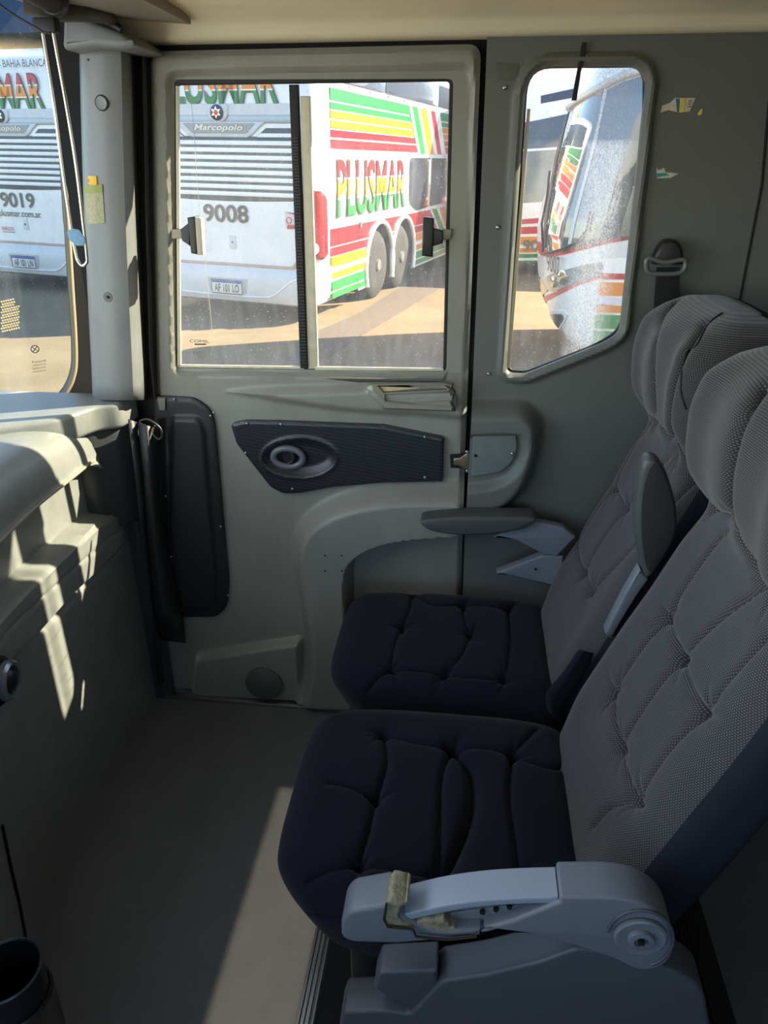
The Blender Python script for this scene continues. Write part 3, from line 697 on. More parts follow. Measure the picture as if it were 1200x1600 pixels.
# section: up the face then over the rolled top towards the windscreen
roll = [(-0.97, 0.90), (-0.972, 0.93), (-0.980, 0.960), (-0.995, 0.985), (-1.02, 1.003), (-1.06, 1.012), (-1.12, 1.012), (-1.20, 1.0), (-1.30, 0.985), (-1.40, 0.975)]
roll = spline(roll, 4)
secp = [(-0.97, z) for z in np.arange(0.0, zt-0.001, 0.006)]+[tuple(p) for p in roll]
ys = np.concatenate([np.arange(0.30, 1.0, 0.02), np.arange(1.0, 1.80, 0.006)])
S = np.array(secp); ns = len(S); tg = np.gradient(S, axis=0); tg /= np.linalg.norm(tg, axis=1)[:, None]
nrm = np.stack([tg[:, 1], -tg[:, 0]], 1)
YY, SI = np.meshgrid(ys, np.arange(ns), indexing='ij')
Pz = S[SI, 1]; Pxx = S[SI, 0]
X = np.stack([YY.ravel(), Pz.ravel()], 1)
d1, _ = sd(X, pock); d2, _ = sd(X, rail); dr2, _ = pdist(X, r2, False); dr3, _ = pdist(X, r3, False)
h = -0.050*sstep(-0.002, 0.010, -d1) + 0.014*sstep(0, 0.008, -d2) - 0.004*np.exp(-(dr2/0.004)**2) - 0.010*np.exp(-(dr3/0.008)**2)
h += 0.006*np.exp(-((d1-0.004)/0.007)**2)
h = h.reshape(YY.shape)*(SI < len(S)-len(roll)+14)
xo = xoff(YY)
# the far end of the panel rolls over (rounded shoulder near the pillar)
e = np.clip((YY-1.60)/0.20, 0, 1); drop = 0.10*e**2.2*sstep(0.55, 1.0, Pz)
VX = Pxx+xo+nrm[SI, 0]*h; VZ = Pz+nrm[SI, 1]*h-drop
VX = VX + 0.03*sstep(0.02, 0.0, np.abs(0*YY+1))    # no-op keeps the face straight
V = np.stack([VX.ravel(), YY.ravel(), VZ.ravel()], 1)
ny = len(ys); Fq = [(i*ns+k, i*ns+k+1, (i+1)*ns+k+1, (i+1)*ns+k) for i in range(ny-1) for k in range(ns-1)]
# close the far end
dash = thing('dashboard', 'black plastic dashboard side with open shelf pocket, sunlit stripes, left of the footwell', 'dashboard', (-1.1, 1.2, 0))
dp = mesh('dash_panel', V, Fq, m_dash, dash)
last = V.reshape(ny, ns, 3)[-1]; c = last.mean(0); c[0] = -1.35
ev = [tuple(p) for p in last]+[(-1.40, 1.795, 0.0)]
mesh('dash_end', ev, [tuple(range(len(ev)))], m_dash, dash, False)
db = bvh_of(dp)
# lip along the top edge of the pocket
tube('pocket_lip', [np.array((-0.966+xoff(PX(x, y, -0.97)[1]), PX(x, y, -0.97)[1], PX(x, y, -0.97)[2])) for x, y in spline([(-40, 876), (0, 838), (60, 786), (112, 745), (142, 720)], 6)], 0.0045, mat('lip_cream', (150, 140, 122), 0.5), dash)
# scratches on the lower face
msc = mat('scratch_pale', (120, 122, 124), 0.6)
bmc = bmesh.new()
for i in range(46):
    x = rng.uniform(20, 190); y = 985+rng.uniform(0, 130)-(x-90)*0.5; L = rng.uniform(5, 24)
    pts = [hitn(db, x+L*t*0.75, y-L*t) for t in (0, .5, 1)]
    w = 0.0007
    vs = []
    for (p, n) in pts: vs += [bmc.verts.new(p+n*0.0012+Vector((0, w, w))), bmc.verts.new(p+n*0.0012-Vector((0, w, w)))]
    for k in (0, 2): bmc.faces.new((vs[k], vs[k+1], vs[k+3], vs[k+2]))
bmobj('scratches', bmc, msc, dash, False)
# groove line low on the panel, where the near section starts
tube('panel_seam', [hitn(db, x, y)[0]+hitn(db, x, y)[1]*0.0015 for x, y in [(2, 1290), (14, 1350), (28, 1410), (40, 1475)]], 0.004, m_dark, dash, False, 6)
# corner box by the pillar
cbx = fillet(np.array([[-1.16, 1.50], [-1.00, 1.60], [-0.955, 1.72], [-0.905, 1.745], [-0.895, 1.835], [-1.30, 1.835], [-1.34, 1.50]]), [0.02, .05, .04, .02, .01, 0, 0])
cb = plate('corner_box', cbx, [], (0, 0, 1.032), (1, 0, 0), (0, 1, 0), (0, 0, 1), 0.07, 0.012, m_dash, dash)
cb2 = fillet(np.array([[-1.00, 1.795], [-0.935, 1.80], [-0.915, 1.835], [-1.30, 1.835], [-1.3, 1.79]]), 0.008)
plate('corner_column', cb2, [], (0, 0, 0.96), (1, 0, 0), (0, 1, 0), (0, 0, 1), 0.97, 0.008, mat('column_dark', (62, 64, 66), 0.4, bump=0.2), dash)
cb3 = fillet(np.array([[-0.985, 1.70], [-0.93, 1.755], [-0.905, 1.82], [-0.98, 1.835], [-1.15, 1.83], [-1.15, 1.68]]), 0.015)
plate('corner_shroud', cb3, [], (0, 0, 0.97), (1, 0, 0), (0, 1, 0), (0, 0, 1), 0.30, 0.01, mat('column_dark', (62, 64, 66), 0.4, bump=0.2), dash)
# air vent knob at the left edge
vt = hitn(db, -6, 1064); c = vt[0]; n = vt[1]
vent = thing('air_vent', 'round silver-rimmed air vent at the left edge of the dashboard panel', 'vent', c)
lathe('vent_base', [(0.052, 0), (0.052, 0.008), (0.044, 0.016), (0.001, 0.016)], c+n*0.001, n, m_dark, vent, 36)
lathe('vent_ring', [(0.036, 0.014), (0.042, 0.020), (0.042, 0.030), (0.036, 0.036), (0.030, 0.034), (0.028, 0.024), (0.028, 0.014)], c, n, mat('vent_silver', (150, 160, 170), 0.3, 0.7), vent, 36)
lathe('vent_ball', [(0.027, 0.016), (0.027, 0.026), (0.020, 0.036), (0.010, 0.040), (0.001, 0.041)], c, n, m_blackpl, vent, 32)
# cup holder in the near left corner
cp = PZ(8, 1516, 0.50)
cup = thing('cup_holder', 'black open cylindrical cup holder in the bottom left corner by the dashboard', 'cup holder', (cp[0], cp[1], 0.1))
lathe('cup', [(0.040, -0.20), (0.048, -0.18), (0.0505, 0.0), (0.049, 0.002), (0.047, 0.0), (0.046, -0.17), (0.001, -0.175)], cp, (0, 0, 1), m_blackpl, cup, 40)
lathe('rim', [(0.049, -0.002), (0.0525, 0.0), (0.0505, 0.003), (0.048, 0.0005)], cp, (0, 0, 1), mat('rim_sheen', (70, 74, 78), 0.3), cup, 40, close=False)
lathe('sleeve', [(0.052, -0.06), (0.056, -0.065), (0.054, -0.18), (0.050, -0.20)], cp, (0, 0, 1), m_blackpl, cup, 40, close=False)
box('mounting_arm', (cp[0]-0.08, cp[1]-0.03, 0.02), (cp[0]-0.03, cp[1]+0.03, 0.34), m_blackpl, cup, 0.01)
box('foot', (cp[0]-0.05, cp[1]-0.035, 0.0), (cp[0]+0.02, cp[1]+0.035, 0.31), m_blackpl, cup, 0.01)

# ================================================================== sun blind and its chrome hoop, top left
bl = thing('sun_blind', 'rolled dark sun blind with mechanism above the windscreen, top left', 'blind', (-1.1, 1.3, 1.86))
p0 = PZ(-60, -20, 1.93); a = PY(-40, -72, 1.30); b = PY(84, 0, 1.55)
tube('blind_roller', [a, b], 0.024, m_black, bl, False, 16)
cyl('end_cap', b, Vector(b)-Vector(a), 0.027, 0.02, m_blackpl, bl, 20, 0.004)
hk = mat('old_vinyl', (64, 60, 54), 0.5, var=0.3, scale=30)
a2 = PY(60, 6, 1.6); b2 = PY(180, 30, 1.72)
tube('bunched_cover', [PY(x, y, Y) for x, y, Y in [(40, -6, 1.58), (90, 8, 1.60), (130, 14, 1.63), (165, 24, 1.68), (187, 42, 1.72)]], [0.03, 0.028, 0.022, 0.014, 0.006], hk, bl, False, 12)
tube('lamp_recess', [PY(115+38*math.cos(t)+25, -2+11*math.sin(t)+4, 1.72) for t in np.linspace(0, 6.283, 24, endpoint=False)], 0.008, hk, bl, True, 8)
tube('lamp_recess', [PY(140+54*math.cos(t), 2+16*math.sin(t), 1.73) for t in np.linspace(0, 6.283, 24, endpoint=False)], 0.004, mat('recess_rim', (104, 98, 84), 0.5), bl, True, 8)
tube('blind_edge', [PY(x, y, 1.70) for x, y in [(100, 8), (140, 22), (170, 34), (190, 46)]], 0.007, m_black, bl)
hoop = thing('blind_pull_rod', 'chrome wire hoop hanging from the sun blind in front of the pillar', 'rod', PY(72, 45, 1.55))
Yh = 1.56
tube('rod', [PY(x, y, Yh) for x, y in spline([(64, 30), (68, 60), (84, 160), (97, 260), (110, 350), (118, 395), (122, 408), (129, 415), (135, 411), (136, 402), (130, 350), (119, 260), (103, 160), (83, 50), (80, 28)], 8)], 0.0033, m_chrome, hoop, False, 10)
box('clamp', tuple(np.array(PY(73, 40, Yh))-np.array([0.022, 0.012, 0.012])), tuple(np.array(PY(73, 40, Yh))+np.array([0.022, 0.012, 0.012])), m_black, hoop, 0.003)
lab = wplate('paper_tag', [(104, 362), (112, 357), (124, 359), (133, 374), (131, 384), (120, 384), (108, 375)], [], 1.555, 0.001, 0.0003, mat('tag_blue', (96, 140, 172), 0.5, var=0.15, scale=90), hoop, 0.003)
cord = tube('blind_cord', [PY(x, y, 1.50) for x, y in spline([(-10, 0), (20, 22), (58, 44), (68, 50), (80, 52)], 6)], 0.002, mat('cord', (40, 38, 36), 0.7), bl)

# ================================================================== seat belt anchor on the wall
bt = thing('seat_belt', 'black seat belt with upper anchor on the grey wall behind the far seat', 'seat belt', PY(1045, 400, 1.83))
cov = [(1022, 405), (1030, 388), (1040, 376), (1052, 374), (1064, 380), (1069, 395), (1068, 414), (1022, 414)]
wplate('anchor_cover', cov, [], 1.805, 0.045, 0.008, m_blackpl, bt, [.01, .01, .015, .015, .015, .01, 0, 0])
tube('d_ring', [PY(x, y, 1.80) for x, y in spline([(1014, 404), (1010, 415), (1014, 426), (1030, 428), (1060, 427), (1070, 418), (1068, 406), (1040, 410)], 5, True)], 0.0055, mat('d_ring_grey', (96, 98, 100), 0.35), bt, True, 10)
wplate('webbing', [(1026, 418), (1062, 418), (1063, 470), (1066, 560), (1022, 560), (1022, 470)], [], 1.815, 0.003, 0.0008, mat('webbing_black', (22, 22, 24), 0.8, bump=0.4, bscale=900), bt)
# ================================================================== seats
def fabric_grey():
    m = bpy.data.materials.new('woven_grey'); m.use_nodes = True; nt = m.node_tree; b = nt.nodes['Principled BSDF']
    uv = nt.nodes.new('ShaderNodeUVMap'); sp = nt.nodes.new('ShaderNodeSeparateXYZ'); nt.links.new(uv.outputs[0], sp.inputs[0])
    def M_(op, a, b_=None, v=None):
        n = nt.nodes.new('ShaderNodeMath'); n.operation = op; nt.links.new(a, n.inputs[0])
        if b_ is not None: nt.links.new(b_, n.inputs[1])
        if v is not None: n.inputs[1].default_value = v
        return n.outputs[0]
    P = 0.0046; Q = 0.0036
    row = M_('FLOOR', M_('DIVIDE', sp.outputs[1], v=Q)); odd = M_('MODULO', M_('ADD', row, v=1000), v=2.0)
    u = M_('ADD', M_('DIVIDE', sp.outputs[0], v=P), M_('MULTIPLY', odd, v=0.5))
    fu = M_('ABSOLUTE', M_('SUBTRACT', M_('FRACT', u), v=0.5)); fv = M_('ABSOLUTE', M_('SUBTRACT', M_('FRACT', M_('DIVIDE', sp.outputs[1], v=Q)), v=0.5))
    dot = M_('MULTIPLY', M_('LESS_THAN', fu, v=0.27), M_('LESS_THAN', fv, v=0.21))
    mx = nt.nodes.new('ShaderNodeMix'); mx.data_type = 'RGBA'; nt.links.new(dot, mx.inputs[0])
    mx.inputs[6].default_value = srgb((52, 51, 53)); mx.inputs[7].default_value = srgb((106, 104, 105))
    nt.links.new(mx.outputs[2], b.inputs['Base Color']); b.inputs['Roughness'].default_value = 0.9; b.inputs['Specular IOR Level'].default_value = 0.15
    b.inputs['Sheen Weight'].default_value = 0.25
    bp = nt.nodes.new('ShaderNodeBump'); bp.inputs['Strength'].default_value = 0.4; bp.inputs['Distance'].default_value = 0.001; nt.links.new(dot, bp.inputs['Height']); nt.links.new(bp.outputs[0], b.inputs['Normal'])
    return m
m_weave = fabric_grey()
m_navy = mat('navy_jersey', (20, 23, 35), 0.9, var=0.05, scale=8, bump=0.3, bscale=1500, spec=0.15); m_navy.node_tree.nodes['Principled BSDF'].inputs['Sheen Weight'].default_value = 0.08
m_side = mat('cover_side', (36, 38, 46), 0.9, bump=0.3, bscale=900, spec=0.15)

def tufts(V, Nn, bvh, pts, creases, td=0.026, tw=0.030, cd=0.014, cw=0.010, rays=True, seed=1):
    """pull the cover in at buttons and along the creases that radiate from them"""
    r = np.random.RandomState(seed); D = np.zeros(len(V))
    for (x, y) in pts:
        h = hit(bvh, x, y)
        if not h: continue
        c = np.array(h[0]); d = np.linalg.norm(V-c, axis=1)
        D = D+td*(0.5*np.exp(-(d/tw)**1.2)+0.5*np.exp(-d/(tw*0.3)))
        if rays:
            n = np.array(h[1]); a = np.cross(n, [0, 1, 0]); a /= np.linalg.norm(a); b = np.cross(n, a)
            dv = V-c; pa = dv@a; pb = dv@b; ang = np.arctan2(pb, pa)
            k = 0
            for j in range(7):
                t0 = r.uniform(0, 2*math.pi); L = r.uniform(0.035, 0.07)
                da = np.abs((ang-t0+math.pi) % (2*math.pi)-math.pi)
                lat = d*np.sin(np.clip(da, 0, math.pi/2)); D += 0.0055*np.exp(-(lat/0.0045)**2)*np.clip(1-d/L, 0, 1)*(da < 1.2)*np.clip(d/0.01, 0, 1)
    for cr in creases:
        dp = cd; w = cw; taper = True
        if isinstance(cr, tuple): cr, dp, w = cr
        P = []
        for p in spline(cr, 6):
            h = hit(bvh, p[0], p[1])
            if h: P.append(np.array(h[0]))
        if len(P) < 2: continue
        d, _ = pdist(V, np.array(P), False)
        D += dp*(0.55*np.exp(-(d/w)**1.2)+0.45*np.exp(-(d/(w*0.35))))
    D = np.minimum(D*1.35, 0.05)
    return V-Nn*D[:, None]
def normals(V, Fc):
    me = bpy.data.meshes.new('t'); me.from_pydata([tuple(v) for v in V], [], Fc); me.update()
    n = np.zeros(len(V)*3); me.vertices.foreach_get('normal', n) if hasattr(me.vertices[0], 'normal') else None
    bpy.data.meshes.remove(me); return n.reshape(-1, 3)

def rounded_grid(hx, hy, hz, r, n=(110, 110, 40)):
    """cube surface grid mapped to a rounded box, outward order"""
    idx = {}; V = []; Fc = []
    def vid(p):
        k = (round(p[0], 5), round(p[1], 5), round(p[2], 5))
        if k not in idx: idx[k] = len(V); V.append(p)
        return idx[k]
    nx, ny, nz = n
    gx = np.linspace(-1, 1, nx); gy = np.linspace(-1, 1, ny); gz = np.linspace(-1, 1, nz)
    def face(A, B, f):
        I = [[vid(f(a, b)) for b in B] for a in A]
        for i in range(len(A)-1):
            for j in range(len(B)-1): Fc.append((I[i][j], I[i+1][j], I[i+1][j+1], I[i][j+1]))
    face(gx, gy, lambda a, b: (a, b, 1.0)); face(gy, gx, lambda b, a: (a, b, -1.0))
    face(gy, gz, lambda b, c: (1.0, b, c)); face(gz, gy, lambda c, b: (-1.0, b, c))
    face(gz, gx, lambda c, a: (a, 1.0, c)); face(gx, gz, lambda a, c: (a, -1.0, c))
    V = np.array(V)
    H = np.array([hx, hy, hz]); P = V*H; inn = H-r; q = np.clip(P, -inn, inn); d = P-q; L = np.linalg.norm(d, axis=1); L[L == 0] = 1
    # even out: push every surface point to the rounded surface
    out_ = np.where((np.abs(d) > 0).any(1)[:, None], q+d/L[:, None]*r, P)
    return out_, Fc

def cushion(name, y0, y1, parent, pts, creases, seed, x0=-0.325, x1=0.29, zt=0.505, zb=0.30):
    hx = (x1-x0)/2; hy = (y1-y0)/2; hz = (zt-zb)/2
    V, Fc = rounded_grid(hx, hy, hz, 0.085, (190, 170, 56))
    u = V[:, 0]/hx; v = V[:, 1]/hy; w = V[:, 2]/hz
    k = 0.30*np.clip(-u, 0, 1)
    X = V[:, 0]*np.sqrt(1-0.20*v**4*(u < 0)); Y = V[:, 1]*np.sqrt(1-k*np.clip(u, -1, 1)**2*1.0)
    Z = V[:, 2]+0.018*np.clip(w, 0, 1)*(1-0.6*u**2)*(1-v**2)-0.03*np.clip(w, 0, 1)*sstep(0.4, 1.2, u)
    X = X+0.11*np.clip(-w*0.5+0.5, 0, 1)**1.5*np.clip(-u, 0, 1)
    Y = Y*(1-0.07*np.clip(-w*0.5+0.5, 0, 1)**2)
    P = np.stack([X+(x0+x1)/2, Y+(y0+y1)/2, Z+(zt+zb)/2], 1)
    N = normals(P, Fc); bv = BVHTree.FromPolygons([Vector(p) for p in P], Fc)
    P = tufts(P, N, bv, pts, creases, td=0.012, tw=0.026, cd=0.008, cw=0.008, seed=seed)
    return mesh(name, P, Fc, m_navy, parent)

def backrest(name, yc, W, parent, pts, creases, seed, dx=0.0, lobes=()):
    zf = [.36, .47, .55, .66, .76, .86, .96, 1.03, 1.08, 1.14, 1.22, 1.28, 1.31, 1.335, 1.345, 1.35]
    ff = [.19, .225, .255, .297, .335, .378, .415, .432, .425, .400, .392, .402, .418, .445, .475, .515]
    zb_ = [.36, .6, .8, 1.0, 1.2, 1.28, 1.32, 1.34, 1.35]; fb = [.36, .44, .51, .57, .62, .625, .61, .575, .53]
    zw = [.36, .45, .60, .95, 1.04, 1.08, 1.14, 1.24, 1.29, 1.32, 1.338, 1.347, 1.35]; fw = [.205, .222, .235, .230, .212, .212, .232, .234, .222, .205, .17, .11, .02]
    t = np.linspace(0, 1, 230); z = np.concatenate([np.linspace(.36, 1.27, 250), 1.27+0.08*np.sin(np.linspace(0, math.pi/2, 50)[1:])])
    f = np.interp(z, zf, ff); ks = np.ones(9)/9
    def sm(a, n_=9):
        p = np.pad(a, n_//2, mode='edge'); return np.convolve(p, np.ones(n_)/n_, 'valid')
    f = sm(f, 13); b = sm(np.interp(z, zb_, fb), 7); w = np.interp(z, zw, fw)*W/0.235
    w[:240] = sm(w[:240], 15); f[-1] = b[-1] = (f[-1]+b[-1])/2
    nl = 320; th = np.linspace(0, 2*math.pi, 3000)
    V = []; UV = []
    for i in range(len(z)):
        ex = 2/3.6
        cy = np.sign(np.cos(th))*np.abs(np.cos(th))**ex; cx = np.sign(np.sin(th))*np.abs(np.sin(th))**ex
        dpt = max((b[i]-f[i])/2, 0.001); Yp = yc+cy*w[i]; Xp = (f[i]+b[i])/2-cx*dpt
        # wings: bolsters stand forward at the sides
        un = np.abs(cy); head = sstep(1.05, 1.12, z[i])*sstep(1.35, 1.28, z[i]); low = sstep(0.45, 0.6, z[i])*sstep(1.05, 0.95, z[i])
        wing = (0.016*low+0.030*head)*np.exp(-((un-0.80)/0.22)**2); cen = 0.018*head*np.exp(-(un/0.35)**2)
        Xp = Xp-(wing+cen)*(cx > 0)*np.clip(cx, 0, 1)
        L = np.concatenate([[0], np.cumsum(np.hypot(np.diff(Xp), np.diff(Yp)))]); s = np.linspace(0, L[-1], nl, endpoint=False)
        xs = np.interp(s, L, Xp); ysv = np.interp(s, L, Yp)
        V.append(np.stack([xs, ysv, np.full(nl, z[i])], 1)); UV.append(np.stack([s-L[-1]/4, np.full(nl, z[i]*1.06)], 1))
    V = np.concatenate(V)+np.array([dx, 0, 0]); UV = np.concatenate(UV); nr = len(z)
    Fc = [(i*nl+k, i*nl+(k+1) % nl, (i+1)*nl+(k+1) % nl, (i+1)*nl+k) for i in range(nr-1) for k in range(nl)]
    Fc.append(tuple(range(nl))[::-1]); Fc.append(tuple(range((nr-1)*nl, nr*nl)))
    me_n = normals(V, Fc); cm = V.mean(0)
    bv = BVHTree.FromPolygons([Vector(p) for p in V], Fc)
    # make sure normals point out
    if np.mean(np.sum(me_n*(V-np.array([0.45+dx, yc, 0])*[1, 1, 0]-V*[0, 0, 1]), 1)) < 0: me_n = -me_n
    P = tufts(V, me_n, bv, pts, creases, td=0.014, tw=0.022, cd=0.008, cw=0.008, seed=seed)
    o = mesh(name, P, Fc, m_weave, parent)
    o.data.materials.append(m_side); nor = np.zeros(len(o.data.polygons)*3); o.data.polygons.foreach_get('normal', nor); nor = nor.reshape(-1, 3)
    cen = np.zeros(len(o.data.polygons)*3); o.data.polygons.foreach_get('center', cen); cen = cen.reshape(-1, 3)
    kk = np.arange(len(o.data.polygons)) % nl; fr = np.abs(kk/nl-0.25); fr = np.minimum(fr, 1-fr); rows_ = np.arange(len(o.data.polygons))//nl
    mi = (fr > 0.208) & ((rows_ < 190) | (fr > 0.30)) & (rows_ < nr-12)
    o.data.polygons.foreach_set('material_index', mi.astype(np.int32))
    uvl = o.data.uv_layers.new(name='UVMap'); li = np.zeros(len(o.data.loops), int); o.data.loops.foreach_get('vertex_index', li)
    uvv = UV[li].copy(); uvl.data.foreach_set('uv', uvv.ravel())
    return o

# ---- far seat
far = thing('coach_seat', 'far dark coach seat beside the wall with lowered grey armrest', 'seat', (0.0, 1.56, 0.0), group='tufted coach seats')
fc = cushion('seat_cushion', 1.325, 1.80, far,
    [(644, 926), (628, 975), (611, 1043), (724, 940), (736, 988), (696, 1052), (795, 948), (791, 1060)],
    [[(644, 926), (640, 950), (628, 975)], [(628, 975), (616, 1010), (611, 1043)], [(724, 940), (726, 965), (736, 988)], [(736, 988), (722, 1020), (696, 1052)], [(795, 948), (798, 1000), (791, 1060)],
     [(611, 1043), (650, 1046), (696, 1052), (740, 1058), (791, 1060)], [(795, 948), (830, 920), (848, 912)], [(724, 940), (750, 915), (775, 897)], [(724, 940), (680, 944), (644, 926)], [(724, 940), (760, 944), (795, 948)], [(611, 1043), (590, 1060), (575, 1080)], [(644, 926), (610, 915), (580, 910)]], 3)
fb_ = backrest('backrest', 1.56, 0.232, far,
    [(955, 760), (974, 794), (897, 851), (910, 892), (921, 924), (1016, 656), (1084, 747), (1051, 705)],
    [[(1016, 656), (985, 705), (955, 760)], [(955, 760), (925, 805), (897, 851)], [(974, 794), (940, 842), (910, 892)], [(1051, 705), (1010, 750), (974, 794)], [(1084, 747), (1010, 830), (921, 924)], [(955, 760), (966, 775), (974, 794)], [(897, 851), (902, 870), (910, 892)], [(910, 892), (917, 908), (921, 924)],
     ([(1058, 465), (1030, 500), (1018, 560), (1020, 640)], 0.016, 0.010), ([(1098, 505), (1070, 545), (1048, 600), (1040, 660), (1052, 700)], 0.020, 0.010),
     ([(995, 650), (1016, 656), (1051, 700), (1080, 745)], 0.022, 0.014)], 5)
# ---- near seat
near = thing('coach_seat', 'near dark coach seat in the foreground with broken grey armrest cover', 'seat', (0.0, 1.04, 0.0), group='tufted coach seats')
nc = cushion('seat_cushion', 0.775, 1.305, near,
    [(600, 1141), (587, 1241), (559, 1349), (707, 1162), (687, 1371), (802, 1173), (814, 1361)],
    [([(600, 1141), (604, 1190), (587, 1241)], 0.014, 0.009), ([(587, 1241), (576, 1295), (559, 1349)], 0.014, 0.009), ([(707, 1162), (691, 1210), (688, 1290), (687, 1371)], 0.014, 0.007), ([(707, 1162), (735, 1200), (738, 1260), (715, 1325), (687, 1371)], 0.030, 0.012),
     ([(802, 1173), (797, 1240), (806, 1310), (814, 1361)], 0.012, 0.008), [(600, 1141), (650, 1158), (707, 1162)], [(707, 1162), (755, 1165), (802, 1173)], [(559, 1349), (620, 1358), (687, 1371)], [(802, 1173), (845, 1130), (860, 1100)], [(802, 1173), (850, 1195), (890, 1200)], [(559, 1349), (510, 1362), (480, 1380)], [(587, 1241), (540, 1225), (515, 1222)],
     ([(403, 1392), (418, 1412), (450, 1424), (500, 1432), (560, 1438)], 0.005, 0.006), ([(448, 1180), (425, 1260), (408, 1340), (403, 1392)], 0.004, 0.006)], 9)
nb = backrest('backrest', 1.045, 0.258, near,
    [(1038, 962), (1059, 1026), (954, 1081), (1135, 822), (1193, 915), (1094, 1111), (964, 1166), (990, 1248)],
    [[(1038, 962), (995, 1020), (954, 1081)], [(1135, 822), (1085, 890), (1038, 962)], [(1059, 1026), (1010, 1095), (964, 1166)], [(1193, 915), (1125, 965), (1059, 1026)], [(1094, 1111), (1040, 1175), (990, 1248)], [(1200, 990), (1150, 1045), (1094, 1111)], [(1038, 962), (1050, 990), (1059, 1026)], [(954, 1081), (958, 1125), (964, 1166)], [(964, 1166), (976, 1205), (990, 1248)], [(1059, 1026), (1075, 1065), (1094, 1111)], [(990, 1248), (950, 1262), (925, 1290)],
     ([(1192, 600), (1155, 660), (1136, 730), (1132, 790), (1135, 822)], 0.022, 0.011), ([(1088, 770), (1110, 800), (1135, 822), (1165, 870), (1193, 915)], 0.020, 0.014)], 11, dx=0.0)
# piping on the far head rest wing
bvf = bvh_of(fb_)
pp = [hitn(bvf, x, y) for x, y in spline([(1128, 490), (1114, 500), (1102, 515), (1088, 540), (1072, 552), (1066, 580), (1064, 612), (1072, 640)], 4)]
tube('piping', [p+n*0.001 for p, n in pp], 0.0018, m_black, fb_, False, 8)
# seat bases
for (nm, y0, y1, par) in (('seat_base', 1.36, 1.78, far), ('seat_base', 0.82, 1.27, near)):
    box(nm, (-0.16, y0, 0.10), (0.40, y1, 0.33), m_blackpl, par, 0.02)
    box('seat_leg', (-0.10, y0+0.05, 0.004), (-0.05, y0+0.11, 0.12), m_blackpl, par, 0.005); box('seat_leg', (0.28, y0+0.05, 0.004), (0.33, y0+0.11, 0.12), m_blackpl, par, 0.005)
    box('seat_leg', (-0.10, y1-0.11, 0.004), (-0.05, y1-0.05, 0.12), m_blackpl, par, 0.005); box('seat_leg', (0.28, y1-0.11, 0.004), (0.33, y1-0.05, 0.12), m_blackpl, par, 0.005)
# loose cover cloth between cushion and back
V = []
for i, (a, b) in enumerate([((905, 1012), (932, 1018)), ((878, 1058), (905, 1085)), ((848, 1080), (885, 1120)), ((858, 1110), (892, 1160))]):
    for k in range(9):
        t = k/8; V.append(PY(a[0]+(b[0]-a[0])*t, a[1]+(b[1]-a[1])*t, 1.325-0.03*math.sin(t*6)*0.4-0.01*i))
lo_ = mesh('loose_cover', V, [(i*9+k, i*9+k+1, (i+1)*9+k+1, (i+1)*9+k) for i in range(3) for k in range(8)], m_navy, near)
lo_.modifiers.new('s', 'SOLIDIFY').thickness = 0.004; ss = lo_.modifiers.new('ss', 'SUBSURF'); ss.levels = ss.render_levels = 2

# ---- armrests
m_arm = mat('arm_grey', (112, 118, 126), 0.42, var=0.05, scale=15, bump=0.08)
m_armd = mat('arm_grey_dark', (78, 82, 88), 0.42, var=0.06, scale=15, bump=0.1)
m_pad = mat('pad_grey', (70, 74, 75), 0.45, var=0.06, scale=20, bump=0.2)
YA = 0.690
def ap_(name, px, m, par, Y=YA, d=0.055, bv=0.006, rad=0.01, holes=()): return wplate(name, px, [W2(h, Y) for h in holes], Y, d, bv, m, par, rad)
arm = ap_('armrest', [(876, 1402), (960, 1402), (1010, 1412), (1045, 1440), (1058, 1480), (1040, 1512), (1000, 1520), (960, 1500), (900, 1480), (830, 1462), (755, 1452), (800, 1440), (840, 1424), (874, 1410)], m_arm, near, YA, 0.06, 0.006, [.004, .02, .03, .03, .03, .03, .02, 0, 0, 0, 0.002, 0, 0, .002])
ap_('armrest_tip', [(532, 1440), (545, 1425), (605, 1415), (640, 1440), (680, 1455), (752, 1455), (748, 1462), (690, 1470), (620, 1476), (550, 1474), (533, 1466)], m_arm, arm, YA, 0.06, 0.007, [.015, .01, .004, 0, 0, .003, .002, 0, 0, .01, .01])
ap_('armrest_bar', spline([(628, 1430), (700, 1414), (780, 1405), (872, 1402)], 5).tolist()+spline([(872, 1412), (800, 1414), (720, 1422), (632, 1440)], 5).tolist(), mat('arm_bar', (150, 160, 174), 0.4), arm, YA+0.005, 0.05, 0.003, 0)
ap_('armrest_core', [(650, 1444), (700, 1428), (780, 1417), (872, 1412), (872, 1420), (800, 1438), (748, 1453), (700, 1452)], mat('arm_inner', (118, 122, 128), 0.5), arm, YA+0.02, 0.03, 0.002, 0.003)
def ragged(P, amp=2.0, n=4, seed=3):
    r = np.random.RandomState(seed); P = [np.array(p, float) for p in P]; out_ = []
    for i in range(len(P)):
        a, b = P[i], P[(i+1) % len(P)]
        for k in range(n):
            out_.append(a+(b-a)*k/n+(r.uniform(-amp, amp, 2) if k else r.uniform(-amp, amp, 2)*0.4))
    return [tuple(p) for p in out_]
m_foam = mat('foam_dirty', (142, 136, 112), 0.9, var=0.45, scale=90, bump=1.0, bscale=120)
foam = ap_('torn_foam', ragged([(605, 1412), (612, 1405), (628, 1408), (638, 1412), (626, 1418), (622, 1432), (630, 1444), (648, 1452), (606, 1448), (600, 1430)], 1.2), m_foam, arm, YA-0.004, 0.05, 0.004, 0)
ap_('torn_foam', ragged([(646, 1446), (660, 1438), (692, 1434), (702, 1446), (718, 1456), (748, 1462), (704, 1469), (668, 1466), (652, 1460)], 1.8, seed=6), m_foam, arm, YA+0.002, 0.045, 0.004, 0)
